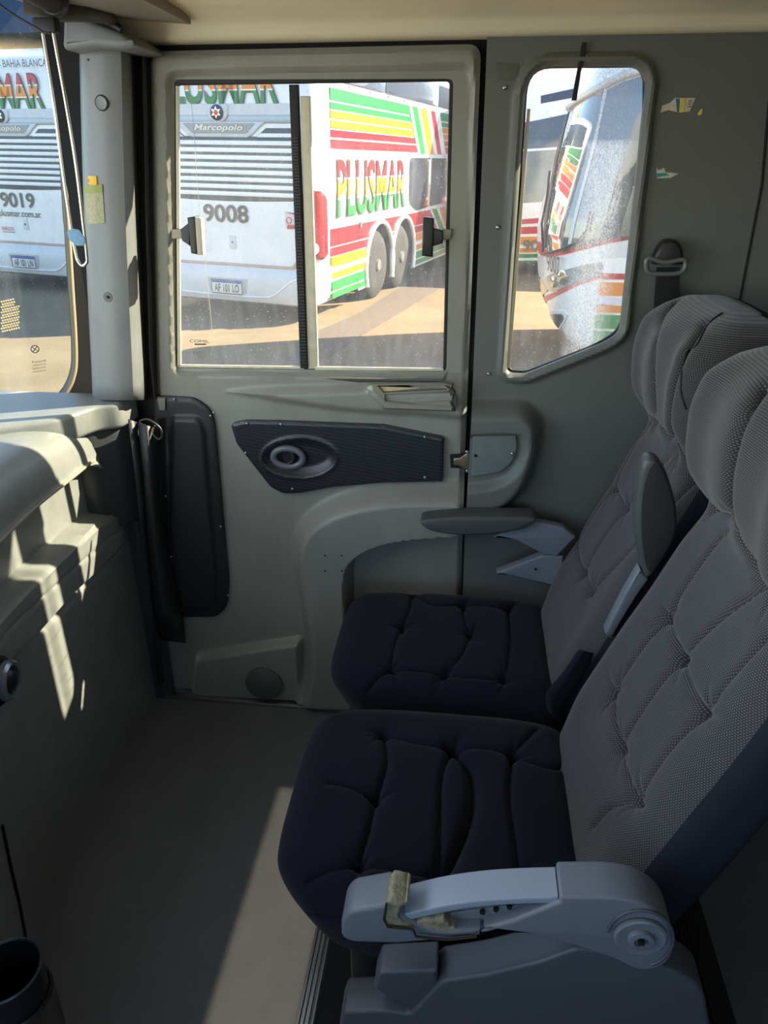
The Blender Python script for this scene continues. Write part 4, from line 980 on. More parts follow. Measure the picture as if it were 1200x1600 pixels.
tube('broken_edge', [PY(x, y, YA-0.008) for x, y in [(604, 1412), (602, 1425), (600, 1436), (606, 1448), (625, 1450), (645, 1452), (650, 1463), (672, 1466), (700, 1468), (745, 1463)]], 0.0022, mat('burnt_edge', (40, 36, 30), 0.8), arm, False, 6)
for (x, y) in [(754, 1425), (775, 1421), (796, 1417)]: cyl('rib_hole', PY(x, y, YA+0.017), (0, -1, 0), 0.004, 0.004, m_dark, arm, 12)
tube('cover_edge', [PY(x, y, YA+0.006) for x, y in [(752, 1454), (790, 1446), (830, 1434), (868, 1420), (876, 1404)]], 0.0022, m_arm, arm, False, 8)
pv = PY(1000, 1462, YA-0.002)
lathe('pivot', [(0.036, 0.0), (0.036, 0.004), (0.033, 0.006), (0.018, 0.004), (0.017, 0.010), (0.010, 0.011), (0.009, 0.006), (0.001, 0.006)], pv, (0, -1, 0), m_arm, arm, 36)
box('pivot_bolt', tuple(pv+np.array([-0.004, -0.012, -0.004])), tuple(pv+np.array([0.004, -0.004, 0.004])), m_dark, arm)
tube('pivot_groove', [PY(1000+52*math.cos(a), 1466+44*math.sin(a), YA-0.001) for a in np.linspace(-2.9, 1.2, 24)], 0.0025, m_armd, arm)
# side cover panel below the armrest
sc1 = ap_('side_cover', [(530, 1600), (536, 1582), (600, 1580), (640, 1586), (690, 1534), (760, 1524), (840, 1505), (905, 1482), (1000, 1500), (1060, 1520), (1100, 1546), (1112, 1620), (1100, 1900), (560, 1900)], m_armd, near, 0.70, 0.06, 0.006, [.003, .006, .006, .01, .008, 0, 0, .01, 0, .02, .03, .02, .02, .02])
ap_('side_knob', [(583, 1545), (592, 1520), (684, 1516), (684, 1540), (648, 1580), (620, 1568)], m_armd, near, 0.705, 0.05, 0.006, .006)
bx = box('buckle', tuple(PY(862, 1466, 0.735)+np.array([-0.02, 0, -0.012])), tuple(PY(872, 1466, 0.76)+np.array([0.012, 0.0, 0.004])), mat('buckle_red', (170, 24, 24), 0.4), near, 0.003)

# raised armrest between the seats
YM = 1.315
ma = ap_('armrest', spline([(1018, 716), (1005, 728), (997, 770), (994, 820), (1000, 870), (1012, 905), (1035, 880), (1056, 840), (1059, 800), (1048, 755), (1034, 724)], 5, True).tolist(), m_pad, near, YM-0.02, 0.045, 0.012, 0); 
ap_('armrest_face', spline([(1022, 722), (1010, 745), (1003, 790), (1004, 850), (1014, 893), (1034, 872), (1052, 836), (1054, 800), (1044, 758), (1033, 730)], 5, True).tolist(), mat('pad_face', (44, 44, 43), 0.5, bump=0.25), ma, YM-0.0225, 0.004, 0.0012, 0)
ap_('armrest_stem', [(1000, 888), (1014, 906), (1000, 925), (975, 965), (955, 1000), (945, 990), (975, 930)], m_arm, ma, YM, 0.03, 0.005, 0.004)
# lowered armrest by the door
YF = 1.745
fa = ap_('armrest', spline([(657, 818), (668, 812), (720, 808), (780, 808), (832, 810), (835, 818), (815, 828), (770, 836), (715, 837), (675, 831)], 4, True).tolist(), m_pad, far, YF-0.02, 0.065, 0.008, 0)
ap_('armrest_face', spline([(662, 819), (700, 813), (760, 812), (828, 814), (800, 828), (750, 834), (700, 834), (672, 827)], 4, True).tolist(), mat('pad_face2', (74, 80, 82), 0.4, bump=0.2), fa, YF-0.0225, 0.004, 0.0015, 0)
ap_('armrest_arm', [(770, 838), (835, 815), (882, 825), (900, 840), (870, 870), (848, 866), (810, 846)], m_arm, fa, YF, 0.03, 0.005, 0.004)
ap_('armrest_bracket', [(775, 896), (848, 868), (880, 870), (880, 920), (800, 900)], m_arm, fa, YF, 0.03, 0.004, 0.003)
cyl('screw_hole', PY(837, 889, YF-0.001), (0, -1, 0), 0.004, 0.004, m_dark, fa, 12)

# floor rails
for (nm, x, y0, y1, lab) in [('floor_rail', -0.262, -0.3, 1.2, 'silver ribbed floor rail running under the near seat\'s front edge'), ('floor_rail', 0.56, -0.3, 1.75, 'dark ribbed floor rail at the bottom right behind the seat')]:
    rr = thing(nm, lab, 'rail', (x, y0, 0))
    mm = m_alu if x < 0 else mat('rail_dark', (70, 70, 72), 0.4, 0.8)
    box('rail_base', (x-0.02, y0, 0.0), (x+0.02, y1, 0.005), mm, rr, 0.001)
    for k in range(4): box('rail_rib', (x-0.018+k*0.010, y0, 0.005), (x-0.013+k*0.010, y1, 0.009), mm, rr, 0.001)
tag(box('seat_platform', (-0.24, -0.3, 0.0), (0.62, 1.8, 0.004), mat('mat_black', (22, 22, 24), 0.7, bump=0.3)), 'black mat on the floor under the seats', 'mat')
# ================================================================== the yard outside
AU = -ray(-3100, 180); AU /= np.linalg.norm(AU)
AW = ray(1020, 255); AW = AW-AU*(AW@AU); AW /= np.linalg.norm(AW)
AUP = np.cross(AU, AW)
O1 = CC+ray(361, 446)*9.5-AUP*0.42
O2 = CC+ray(45, 406)*11.3-AUP*0.42; O2 = O2-AUP*((O2-O1)@AUP)
def fmat(o):
    m = Matrix.Identity(4)
    for i in range(3): m[i][0] = AU[i]; m[i][1] = AW[i]; m[i][2] = AUP[i]; m[i][3] = o[i]
    return m
def RR(x, y, O=O1, dw=0.0):
    d = ray(x, y); q = O+AW*dw; p = CC+d*(((q-CC)@AW)/(d@AW))-O; return (p@AU, p@AUP)
def SS(x, y, O=O1, X=1.27):
    d = ray(x, y); q = O+AU*X; p = CC+d*(((q-CC)@AU)/(d@AU))-O; return (p@AW, p@AUP)
def ground_z(x, y): return O1[2]-(AUP[0]*(x-O1[0])+AUP[1]*(y-O1[1]))/AUP[2]
def PG(x, y, off=0.0):
    d = ray(x, y); t = ((O1-CC)@AUP)/(d@AUP); return CC+d*t+AUP*off

m_white = mat('bus_white', (232, 232, 230), 0.28, var=0.03, scale=3, coat=0.4)
m_off = mat('bus_white_dusty', (205, 205, 204), 0.4, var=0.06, scale=6)
m_green = mat('livery_green', (30, 126, 54), 0.35); m_amber = mat('livery_amber', (214, 124, 6), 0.35); m_red = mat('livery_red', (180, 18, 30), 0.35)
m_slot = mat('louvre_dark', (78, 84, 88), 0.5); m_band = mat('band_grey', (140, 150, 162), 0.25, 0.5)
m_num = mat('number_olive', (104, 96, 78), 0.6); m_tyre = mat('tyre', (40, 38, 38), 0.85); m_hub = mat('hub_metal', (150, 148, 142), 0.4, 0.7, var=0.3, scale=12)
m_busglass = mat('bus_glass_dark', (52, 56, 66), 0.06, spec=0.8, coat=0.5); m_outline = mat('letter_outline', (70, 62, 54), 0.6)
m_copper = mat('copper_strip', (186, 150, 126), 0.4); m_lens = mat('red_lens', (140, 12, 26), 0.12, coat=0.6); m_plateblue = mat('plate_blue', (50, 78, 160), 0.4)
m_plate = mat('plate_white', (226, 224, 214), 0.4); m_conc_dark = mat('under_dark', (24, 24, 26), 0.9)
def tri(name, a1, a2, b1, b2):
    """letters in three colours from top to bottom, thin pale lines between"""
    m = bpy.data.materials.new(name); m.use_nodes = True; nt = m.node_tree; b = nt.nodes['Principled BSDF']; b.inputs['Roughness'].default_value = 0.35
    tc = nt.nodes.new('ShaderNodeTexCoord'); sp = nt.nodes.new('ShaderNodeSeparateXYZ'); cr = nt.nodes.new('ShaderNodeValToRGB'); cr.color_ramp.interpolation = 'CONSTANT'
    nt.links.new(tc.outputs['Generated'], sp.inputs[0]); nt.links.new(sp.outputs[2], cr.inputs[0]); nt.links.new(cr.outputs[0], b.inputs['Base Color'])
    g, a, r, w = srgb((30, 126, 54)), srgb((226, 138, 8)), srgb((186, 24, 30)), srgb((240, 232, 210))
    e = cr.color_ramp.elements; e[0].position = 0; e[0].color = g; e[1].position = a1; e[1].color = w
    for p, c in ((a2, a), (b1, w), (b2, r)): q = e.new(p); q.color = c
    return m
m_tri = tri('letters_three_colours', 0.31, 0.345, 0.655, 0.69)

def lplate(name, pts, par, m, y=0.0, d=0.02, b=0.004, rad=0.0, holes=()):
    P = fillet(pts, rad) if (hasattr(rad, '__len__') or rad > 0) else np.array(pts)
    return plate(name, P, holes, (0, y, 0), (1, 0, 0), (0, 0, 1), (0, -1, 0), d, b, m, par, keep=False, seg=2)
def sgrid(name, outer, holes, par, m, X, thick=0.004, res=0.03):
    Xg, Q = grid_poly(outer, holes, res)
    V = np.stack([np.full(len(Xg), X), Xg[:, 0], Xg[:, 1]], 1); V, Fc = skirted(V, Q, np.array([-thick, 0, 0]))
    return mesh(name, V, Fc, m, par, False, keep=False)
def rect(a, b, c, d): return [(a, b), (c, b), (c, d), (a, d)]
def circ(cx, cy, r, n=28, a0=0, a1=2*math.pi): return [(cx+r*math.cos(a), cy+r*math.sin(a)) for a in np.linspace(a0, a1, n, endpoint=False)]
def loft(name, secs, m, par, keep=False):
    V = []; n = len(secs[0]); Fc = []
    for s in secs: V += list(s)
    for i in range(len(secs)-1):
        for k in range(n): Fc.append((i*n+k, i*n+(k+1) % n, (i+1)*n+(k+1) % n, (i+1)*n+k))
    Fc.append(tuple(range(n))[::-1]); Fc.append(tuple(range((len(secs)-1)*n, len(secs)*n)))
    return mesh(name, V, Fc, m, par, True, keep)
def planloop(hw, y0, y1, r, z):
    return [(p[0], p[1], z) for p in fillet([(-hw, y0), (hw, y0), (hw, y1), (-hw, y1)], [r, r, 0.05, 0.05], 8)]

def rear_bus(origin, number, plate_txt, label, group, side, web=False):
    b = thing('coach_bus', label, 'bus', matrix=fmat(origin), group=group)
    hw = 1.27; L = 12.6
    top = 3.12
    upper = [planloop(hw-0.015, 0.0, L, 0.24, 1.25), planloop(hw, 0.0, L, 0.24, 1.6), planloop(hw-0.01, 0.01, L, 0.24, 2.6), planloop(hw-0.03, 0.03, L, 0.22, top-0.05), planloop(hw-0.05, 0.06, L, 0.2, top), planloop(hw-0.12, 0.14, L, 0.2, top+0.07), planloop(hw-0.35, 0.45, L-0.1, 0.2, top+0.16)]
    loft('upper_body', upper, m_white, b)
    loft('lower_body', [planloop(hw-0.03, 0.02, 1.55, 0.25, 0.30), planloop(hw-0.02, 0.0, 1.55, 0.25, 0.8), planloop(hw-0.015, 0.0, 1.55, 0.24, 1.25)], m_white, b)
    box('chassis', (-1.15, 1.2, 0.32), (1.0, L-0.3, 1.3), m_conc_dark, b, 0.0, keep=False)
    arches = [circ(c, 0.50, 0.60, 40) for c in (2.26, 3.42)]
    if side:
        sgrid('side_skirt', rect(1.4, 0.24, L-0.4, 1.27), arches+[circ(9.8, 0.5, 0.6, 40)], b, m_white, hw-0.01, 0.02, 0.04)
    else:
        box('side_skirt', (hw-0.03, 4.2, 0.3), (hw-0.01, L-0.4, 1.27), m_white, b, keep=False)
    box('side_skirt', (-hw+0.01, 1.4, 0.3), (-hw+0.03, L-0.4, 1.27), m_white, b, keep=False)
    # ---- rear face: letters, badge, louvre, number
    text('company_lettering', 'PLUSMAR', (-0.80, 2.50, 0.80, 2.93), (0, -0.012, 0), (1, 0, 0), (0, 0, 1), (0, -1, 0), m_tri, b, 0.004, 0.015, keep=False)
    text('lettering_outline', 'PLUSMAR', (-0.815, 2.488, 0.815, 2.942), (0, -0.008, 0), (1, 0, 0), (0, 0, 1), (0, -1, 0), m_outline, b, 0.002, 0.026, keep=False)
    text('route_lettering', 'COSTA ATLANTICA - BAHIA BLANCA', (-0.85, 3.005, 0.98, 3.095), (0, -0.010, 0), (1, 0, 0), (0, 0, 1), (0, -1, 0), m_num, b, 0.02, 0.006, keep=False) if web else None
    lplate('garnish', [(-1.02, 2.40), (-0.94, 2.505), (0.94, 2.505), (1.02, 2.40), (1.02, 2.38), (-1.02, 2.38)], b, m_off, -0.012, 0.03, 0.008, 0.03)
    lplate('chrome_band', rect(-1.06, 2.30, 1.06, 2.39), b, m_band, -0.006, 0.03, 0.004)
    bd = lplate('badge_mount', fillet([(-0.16, 2.50), (0.16, 2.50), (0.13, 2.36), (0.06, 2.31), (-0.06, 2.31), (-0.13, 2.36)], 0.04), b, m_off, -0.03, 0.05, 0.012)
    lathe('badge', [(0.085, 0.0), (0.085, 0.014), (0.074, 0.022), (0.001, 0.024)], (0, -0.03, 2.41), (0, -1, 0), mat('badge_blue', (48, 62, 78), 0.3, 0.4), bd, 32, keep=False)
    st = []
    for i in range(12):
        a = math.pi/2+i*math.pi/6; r = 0.072 if i % 2 == 0 else 0.034; st.append((r*math.cos(a), 2.41+r*math.sin(a)))
    lplate('badge_star', st, bd, m_chrome, -0.058, 0.01, 0.002)
    cyl('badge_centre', (0, -0.060, 2.41), (0, -1, 0), 0.030, 0.012, mat('badge_orange', (214, 84, 40), 0.3), bd, 20, 0.003, keep=False)
    lplate('name_plate', [(-0.62, 2.315), (0.62, 2.315), (0.44, 2.175), (0.38, 2.15), (-0.38, 2.15), (-0.44, 2.175)], b, m_off, -0.02, 0.04, 0.01, 0.01)
    lplate('name_field', [(-0.50, 2.30), (0.50, 2.30), (0.37, 2.19), (-0.37, 2.19)], b, mat('field_grey', (152, 162, 172), 0.25, 0.4), -0.024, 0.02, 0.004, 0.02)
    text('maker_lettering', 'Marcopolo', (-0.33, 2.205, 0.33, 2.285), (0, -0.028, 0), (1, 0, 0), (0, 0, 1), (0, -1, 0), mat('maker_chrome', (214, 200, 190), 0.3, 0.3), b, 0.004, 0.012, keep=False, shear=0.25)
    # louvre slots: dark recesses between white slats
    lv = lplate('louvre_recess', [(-1.08, 2.25), (-0.62, 2.25), (-0.50, 2.16), (0.50, 2.16), (0.62, 2.25), (1.08, 2.25), (1.08, 1.52), (1.0, 1.465), (0.5, 1.447), (0, 1.44), (-0.5, 1.447), (-1.0, 1.465), (-1.08, 1.52)], b, m_slot, -0.002, 0.02, 0.002, 0)
    slots = [2.13, 2.053, 1.973, 1.892, 1.811, 1.73, 1.65, 1.57, 1.487]
    for i in range(8):
        z = (slots[i]+slots[i+1])/2
        lplate('louvre_slat', rect(-1.09, z-0.025, 1.09, z+0.025), lv, m_white, -0.022, 0.03, 0.006)
    for s in (-1, 1): lplate('louvre_slat', [(s*0.56, 2.195), (s*1.09, 2.195), (s*1.09, 2.152), (s*0.50, 2.152)], lv, m_white, -0.022, 0.03, 0.006)
    for s in (-1, 1):
        lplate('louvre_side', [(s*1.05, 2.27), (s*1.17, 2.27), (s*1.17, 1.44), (s*0.93, 1.44), (s*1.01, 1.49), (s*1.05, 1.60)], lv, m_white, -0.018, 0.03, 0.004)
    text('fleet_number', number, (-0.325, 1.19, 0.315, 1.40), (0.01, -0.010, 0), (1, 0, 0), (0, 0, 1), (0, -1, 0), m_num, b, 0.012 if False else 0.004, 0.02, keep=False)
    if web:
        text('web_address', 'www.plusmar.com.ar', (-0.72, 1.03, 0.40, 1.155), (0, -0.010, 0), (1, 0, 0), (0, 0, 1), (0, -1, 0), m_num, b, 0.002, 0.008, keep=False)
        text('supplier_sticker', 'SISELCO', (-0.40, 0.86, -0.17, 0.91), (0, -0.012, 0), (1, 0, 0), (0, 0, 1), (0, -1, 0), m_red, b, 0.003, 0.01, keep=False)
        lplate('sticker_bar', rect(-0.40, 0.825, -0.17, 0.847), b, m_band, -0.006, 0.01, 0.001)
    else:
        lplate('warning_sticker', [(0.83, 1.34), (1.02, 1.34), (1.02, 1.17), (0.83, 1.17)], b, mat('sticker_pink', (224, 196, 200), 0.5), -0.006, 0.01, 0.001)
        lplate('sticker_stripe', [(0.82, 1.345), (1.03, 1.335), (1.03, 1.30)], b, m_red, -0.010, 0.006, 0.001); lplate('sticker_stripe', [(0.85, 1.15), (1.03, 1.16), (1.03, 1.20), (0.86, 1.20)], b, m_red, -0.010, 0.006, 0.001)
        tube('sticker_ring', [(0.88+0.035*math.cos(a), -0.012, 1.25+0.035*math.sin(a)) for a in np.linspace(0, 6.283, 18, endpoint=False)], 0.004, m_red, b, True, 6, keep=False)
    hb_ = lplate('engine_flap', rect(0.03, 0.88, 0.12, 1.04), b, m_off, -0.012, 0.02, 0.004)
    cyl('flap_lock', (0.075, -0.016, 0.96), (0, -1, 0), 0.012, 0.01, m_slot, hb_, 14, keep=False)
    # lower trim and bumper
    tr = spline([(-1.20, 0.80), (-1.10, 0.74), (-0.98, 0.705), (0, 0.705), (0.85, 0.705), (0.93, 0.73), (1.02, 0.84)], 5)
    tube('copper_trim', [(p[0], -0.02, p[1]-0.02) for p in tr], 0.022, m_copper, b, False, 8, keep=False)
    secs = [planloop(1.10, 0.08, 0.75, 0.3, 0.20), planloop(1.20, -0.04, 0.75, 0.3, 0.24), planloop(1.25, -0.09, 0.75, 0.3, 0.34), planloop(1.27, -0.10, 0.75, 0.3, 0.55), planloop(1.27, -0.075, 0.75, 0.28, 0.63), planloop(1.265, -0.02, 0.75, 0.26, 0.69)]
    bp = loft('bumper', secs, m_off, b)
    tube('bumper_crease', [(p[0], -0.10, p[1]) for p in spline([(-1.15, 0.56), (-0.95, 0.47), (-0.70, 0.335), (-0.5, 0.32), (0, 0.315), (0.5, 0.32), (0.68, 0.36), (0.9, 0.52), (1.1, 0.60)], 5)], 0.010, m_white, bp, False, 8, keep=False)
    rc = lplate('plate_recess', [(-0.29, 0.53), (0.31, 0.53), (0.27, 0.35), (-0.25, 0.35)], bp, mat('recess', (176, 176, 176), 0.5), -0.101, 0.02, 0.004)
    npl = lplate('number_plate', rect(-0.215, 0.34, 0.222, 0.50), b, m_plate, -0.112, 0.01, 0.002)
    lplate('plate_band', rect(-0.21, 0.468, 0.217, 0.497), npl, m_plateblue, -0.1225, 0.003, 0.0005)
    text('plate_text', plate_txt, (-0.175, 0.355, 0.185, 0.455), (0, -0.1235, 0), (1, 0, 0), (0, 0, 1), (0, -1, 0), mat('plate_ink', (60, 58, 56), 0.6), npl, 0.002, 0.012, keep=False)
    tube('plate_frame', [(-0.22, -0.122, 0.335), (0.227, -0.122, 0.335), (0.227, -0.122, 0.505), (-0.22, -0.122, 0.505)], 0.006, m_slot, npl, True, 6, keep=False)
    for s in (-1, 1):
        # wrap-round tail light on the corner
        V = []; Fq = []; nr = 14
        outl = [(1.64, 0.30), (1.60, 0.42), (1.50, 0.52), (1.35, 0.60), (1.15, 0.66), (1.0, 0.68), (0.88, 0.66), (0.80, 0.45)]
        cyr = 0.24
        zsn = np.linspace(0.80, 1.63, 18)
        wd = np.interp(zsn, [0.80, 0.84, 0.90, 1.0, 1.3, 1.5, 1.6, 1.63], [0.10, 0.34, 0.46, 0.50, 0.44, 0.30, 0.16, 0.05]); st_ = np.interp(zsn, [0.80, 1.0, 1.3, 1.63], [0.20, 0.12, 0.08, 0.10])
        for i, z in enumerate(zsn):
            for k in range(9):
                a = (st_[i]+wd[i]*k/8)/0.62*math.pi/2*0.62/0.38   # angle round the corner
                a = min(a, math.pi/2+0.1)
                V.append((s*(1.27-0.24+0.252*math.sin(a)), 0.24-0.258*math.cos(a), z))
        Fq = [(i*9+k, i*9+k+1, (i+1)*9+k+1, (i+1)*9+k) for i in range(17) for k in range(8)]
        tl = mesh('tail_light', V, Fq, m_lens, b, True, keep=False); tl.modifiers.new('s', 'SOLIDIFY').thickness = 0.02
        bmx = lathe('reversing_lens', [(0.07, 0), (0.07, 0.012), (0.05, 0.02), (0.001, 0.022)], (s*1.19, 0.02, 0.93), (s*0.75, -0.66, 0), mat('clear_lens', (226, 216, 180), 0.15), tl, 20, keep=False)
        lplate('reflector', [(s*1.02, 0.64), (s*1.14, 0.66), (s*1.09, 0.57), (s*1.03, 0.57)], b, m_lens, -0.062, 0.02, 0.002)
    # wheels
    for c in (2.26, 3.42):
        for s in (-1, 1):
            if not side and s == 1 and c > 3: pass
            wh = lathe('wheel', [(0.30, 0.00), (0.44, -0.01), (0.485, -0.05), (0.49, -0.16), (0.485, -0.26), (0.44, -0.30), (0.30, -0.30)], (s*(hw-0.03), c, 0.49), (s, 0, 0), m_tyre, b, 40, keep=False)
            lathe('hub', [(0.30, -0.01), (0.28, -0.02), (0.25, -0.10), (0.15, -0.11), (0.14, -0.02), (0.09, 0.0), (0.08, 0.03), (0.001, 0.035)], (s*(hw-0.03), c, 0.49), (s, 0, 0), m_hub, wh, 32, keep=False)
            if side and s == 1:
                for k in range(10):
                    a = k*math.pi/5; cyl('wheel_nut', (s*(hw-0.09), c+0.19*math.cos(a), 0.49+0.19*math.sin(a)), (s, 0, 0), 0.018, 0.06, m_hub, wh, 8, keep=False)
    for s in (-1, 1):
        wh = lathe('wheel', [(0.30, 0.00), (0.44, -0.01), (0.485, -0.05), (0.49, -0.16), (0.485, -0.26), (0.44, -0.30), (0.30, -0.30)], (s*(hw-0.03), 9.8, 0.49), (s, 0, 0), m_tyre, b, 32, keep=False)
    if side:
        for c in (2.26, 3.42):
            tube('arch_rim', [(hw+0.008, c+0.61*math.cos(a), 0.50+0.61*math.sin(a)) for a in np.linspace(-0.42, math.pi+0.42, 30)], 0.035, m_white, b, False, 8, keep=False)
        # livery bands along the flank
        w0 = 0.42; w1 = L-0.6
        allh = arches+[circ(9.8, 0.5, 0.6, 40)]
        v = lambda y: SS(519, y)[1]
        lean = 0.0
        def band(n_, y0_, y1_, m, a=w0, c=w1, holes=()): sgrid(n_, rect(a, v(y1_), c, v(y0_)), holes, b, m, hw+0.006, 0.012, 0.035 if holes else 0.05)
        def slab(n_, y0_, y1_, m, a=w0, c=w1): box(n_, (hw-0.03, a, v(y1_)), (hw+0.004, c, v(y0_)), m, b, keep=False)
        for (n_, y0_, y1_, m) in [('green_band', 137, 155.5, m_green), ('green_band', 159.5, 169.5, m_green), ('amber_band', 172, 184, m_amber), ('amber_band', 187.5, 199.5, m_amber), ('red_band', 202.5, 214, m_red), ('red_band', 217.5, 232, m_red)]:
            slab(n_, y0_, y1_, m)
        for (n_, y0_, y1_, m) in [('red_band', 358, 384.5, m_red), ('red_band', 387.5, 400, m_red), ('amber_band', 402.5, 417.5, m_amber), ('amber_band', 426.5, 436, m_amber), ('green_band', 440.5, 454.5, m_green), ('green_band', 458, 467, m_green)]:
            zt_, zb_ = v(y0_), v(y1_)
            sgrid(n_, rect(w0-0.02, zb_, w1, zt_), allh, b, m, hw+0.004, 0.02, 0.03)
        # slanting stripes cutting across the bands
        for (ys_, xs_) in [((170, 241), None)]:
            zt_, zb_ = 2.68, v(234)
            for (n_, a, c, m) in [('white_stripe', 3.52, 5.30, m_white), ('green_stripe', 3.66, 3.94, m_green), ('amber_stripe', 4.12, 4.48, m_amber), ('red_stripe', 4.72, 4.98, m_red)]:
                P = [(a, zt_), (c, zt_), (c+0.55, zb_), (a+0.55, zb_)]
                X_ = hw+(0.010 if n_ == 'white_stripe' else 0.014)
                mesh(n_, [(X_, p[0], p[1]) for p in P]+[(X_-0.01, p[0], p[1]) for p in P], [(0, 1, 2, 3), (7, 6, 5, 4), (0, 4, 5, 1), (1, 5, 6, 2), (2, 6, 7, 3), (3, 7, 4, 0)], m, b, False, keep=False)
            for (n_, a, c, m) in [('white_stripe', 4.95, 6.5, m_white), ('green_stripe', 5.05, 5.35, m_green), ('amber_stripe', 5.55, 5.95, m_amber), ('red_stripe', 6.1, 6.35, m_red)]:
                zt_, zb_ = v(358), 0.42
                P = [(a, zt_), (c, zt_), (c+1.1, zb_), (a+1.1, zb_)]
                X_ = hw+(0.010 if n_ == 'white_stripe' else 0.014)
                mesh(n_, [(X_, p[0], p[1]) for p in P]+[(X_-0.01, p[0], p[1]) for p in P], [(0, 1, 2, 3), (7, 6, 5, 4), (0, 4, 5, 1), (1, 5, 6, 2), (2, 6, 7, 3), (3, 7, 4, 0)], m, b, False, keep=False)
        text('company_lettering', 'PLUSMAR', (0.60, 1.26, 3.40, 1.93), (hw+0.012, 0, 0), (0, 1, 0), (0, 0, 1), (1, 0, 0), m_tri, b, 0.003, 0.010, keep=False)
        text('lettering_outline', 'PLUSMAR', (0.58, 1.245, 3.42, 1.945), (hw+0.006, 0, 0), (0, 1, 0), (0, 0, 1), (1, 0, 0), m_outline, b, 0.002, 0.026, keep=False)
        # windows along the flank
        def sp_(n_, P, m, rad, X_=hw+0.012, d=0.02):
            return plate(n_, fillet(P, rad), [], (X_, 0, 0), (0, 1, 0), (0, 0, 1), (1, 0, 0), d, 0.004, m, b, keep=False, seg=2)
        sp_('lower_window', [(3.62, 1.97), (4.86, 1.97), (4.86, 1.20), (4.1, 1.16), (3.66, 1.3)], m_busglass, [.15, .05, .05, .15, .2])
        sp_('lower_window', [(4.94, 1.97), (6.3, 1.97), (6.3, 1.20), (4.94, 1.20)], m_busglass, 0.04)
        sp_('lower_window', [(6.38, 1.97), (8.3, 1.97), (8.3, 1.20), (6.38, 1.20)], m_busglass, 0.04)
        for (a, c) in [(0.55, 2.4), (2.44, 5.2), (5.24, 8.2), (8.24, 11.5)]:
            sp_('upper_window', [(a, 2.775), (c, 2.775), (c, 3.10), (a+(0.35 if a < 1 else 0), 3.10)], m_busglass, 0.02, hw+0.004, 0.08)
        for k in range(9): cyl('rivet', (hw+0.012, 1.0+k*0.75, 2.735), (1, 0, 0), 0.014, 0.012, m_slot, b, 8, keep=False)
        cyl('fuel_cap', (hw+0.012, 1.42, 1.12), (1, 0, 0), 0.04, 0.012, m_slot, b, 20, keep=False)
    return b
bus1 = rear_bus(O1, '9008', 'AF 101 LO', 'white coach numbered 9008 seen from behind through the door window, striped side', 'white coaches parked in the yard', True)
bus2 = rear_bus(O2, '9019', 'AF 101 LN', 'white coach rear numbered 9019 seen through the windscreen at far left', 'white coaches parked in the yard', False, True)

# ---- coach 9007: its nose and flank through the small window
YS = 7.25
c7 = thing('coach_bus', 'white coach numbered 9007, rounded nose with headlamp, through the small side window', 'bus', (3.2, YS+1.3, ground_z(3.2, YS)), group='white coaches parked in the yard')
gz = ground_z(2.4, YS)
xn = PY(846, 450, YS+0.45)[0]           # foremost point of the nose
def nose(z, fx, bx=15.0, inset=0.0, r=0.9):
    """plan outline at height z: front centre at xn+fx, elliptical corners, flanks at YS and YS+2.6"""
    P = []; y0 = YS+inset; y1 = YS+2.6-inset; yc = (y0+y1)/2; hwid = (y1-y0)/2
    for a in np.linspace(-math.pi/2, math.pi/2, 41):
        s = math.sin(a); c = math.cos(a)
        P.append((xn+fx+r*(1-abs(c)**(2/3.0)), yc+hwid*np.sign(s)*abs(s)**(2/3.0), z))
    P.append((bx, y1, z)); P.append((bx, y0, z))
    return P
zz = [0.16, 0.24, 0.40, 0.60, 0.85, 1.10, 1.32, 1.50, 1.75, 2.1, 2.5, 2.8, 3.05, 3.2, 3.35, 3.45]
ffx = [0.50, 0.36, 0.22, 0.12, 0.05, 0.02, 0.0, 0.02, 0.07, 0.14, 0.24, 0.34, 0.42, 0.60, 0.95, 1.5]
secs = [nose(gz+z, f, 14.5, 0.0 if z < 3.1 else (z-3.1)*0.6, 0.75) for z, f in zip(zz, ffx)]
# resample for smoothness
n7 = loft('body', secs, m_white, c7, True)
bv7 = bvh_of(n7)
def d7(nm, px, m, par=c7, off=0.008, res=3.0, rad=0): return decal(nm, bv7, px, off, m, par, res, 0.004, rad)
# windscreen: dark glass wrapping the front, then the side glass
m_bg2 = mat('coach_glass', (74, 82, 84), 0.04, spec=1.0, coat=1.0)
ws = d7('windscreen', [(852, 392), (850, 360), (858, 320), (866, 285), (875, 245), (885, 200), (893, 172), (930, 150), (975, 128), (1030, 110), (1030, 372), (985, 374), (930, 384), (880, 394)], m_bg2, res=4)
d7('screen_pillar', [(946, 140), (951, 138), (934, 220), (915, 290), (900, 350), (894, 380), (888, 384), (900, 330), (920, 255), (936, 190)], m_off, ws, 0.014)
d7('screen_edge', [(886, 176), (891, 172), (872, 250), (858, 330), (854, 388), (850, 388), (853, 330), (868, 250)], m_black, ws, 0.014)
tube('roof_lip', [hitn(bv7, x, y)[0]+hitn(bv7, x, y)[1]*0.02 for x, y in spline([(889, 170), (910, 155), (940, 138), (975, 120), (1010, 108)], 5)], 0.035, m_off, c7, False, 10)
d7('red_line', [(838, 384), (845, 398), (858, 402), (880, 398), (920, 388), (960, 378), (1000, 372), (1000, 366), (960, 371), (915, 381), (880, 391), (862, 394), (850, 388), (843, 374)], m_red)
d7('red_line', [(833, 452), (838, 470), (848, 474), (870, 462), (900, 447), (938, 435), (938, 431), (900, 441), (868, 456), (848, 464), (838, 450), (834, 440)], mat('red_faded', (206, 90, 84), 0.4))
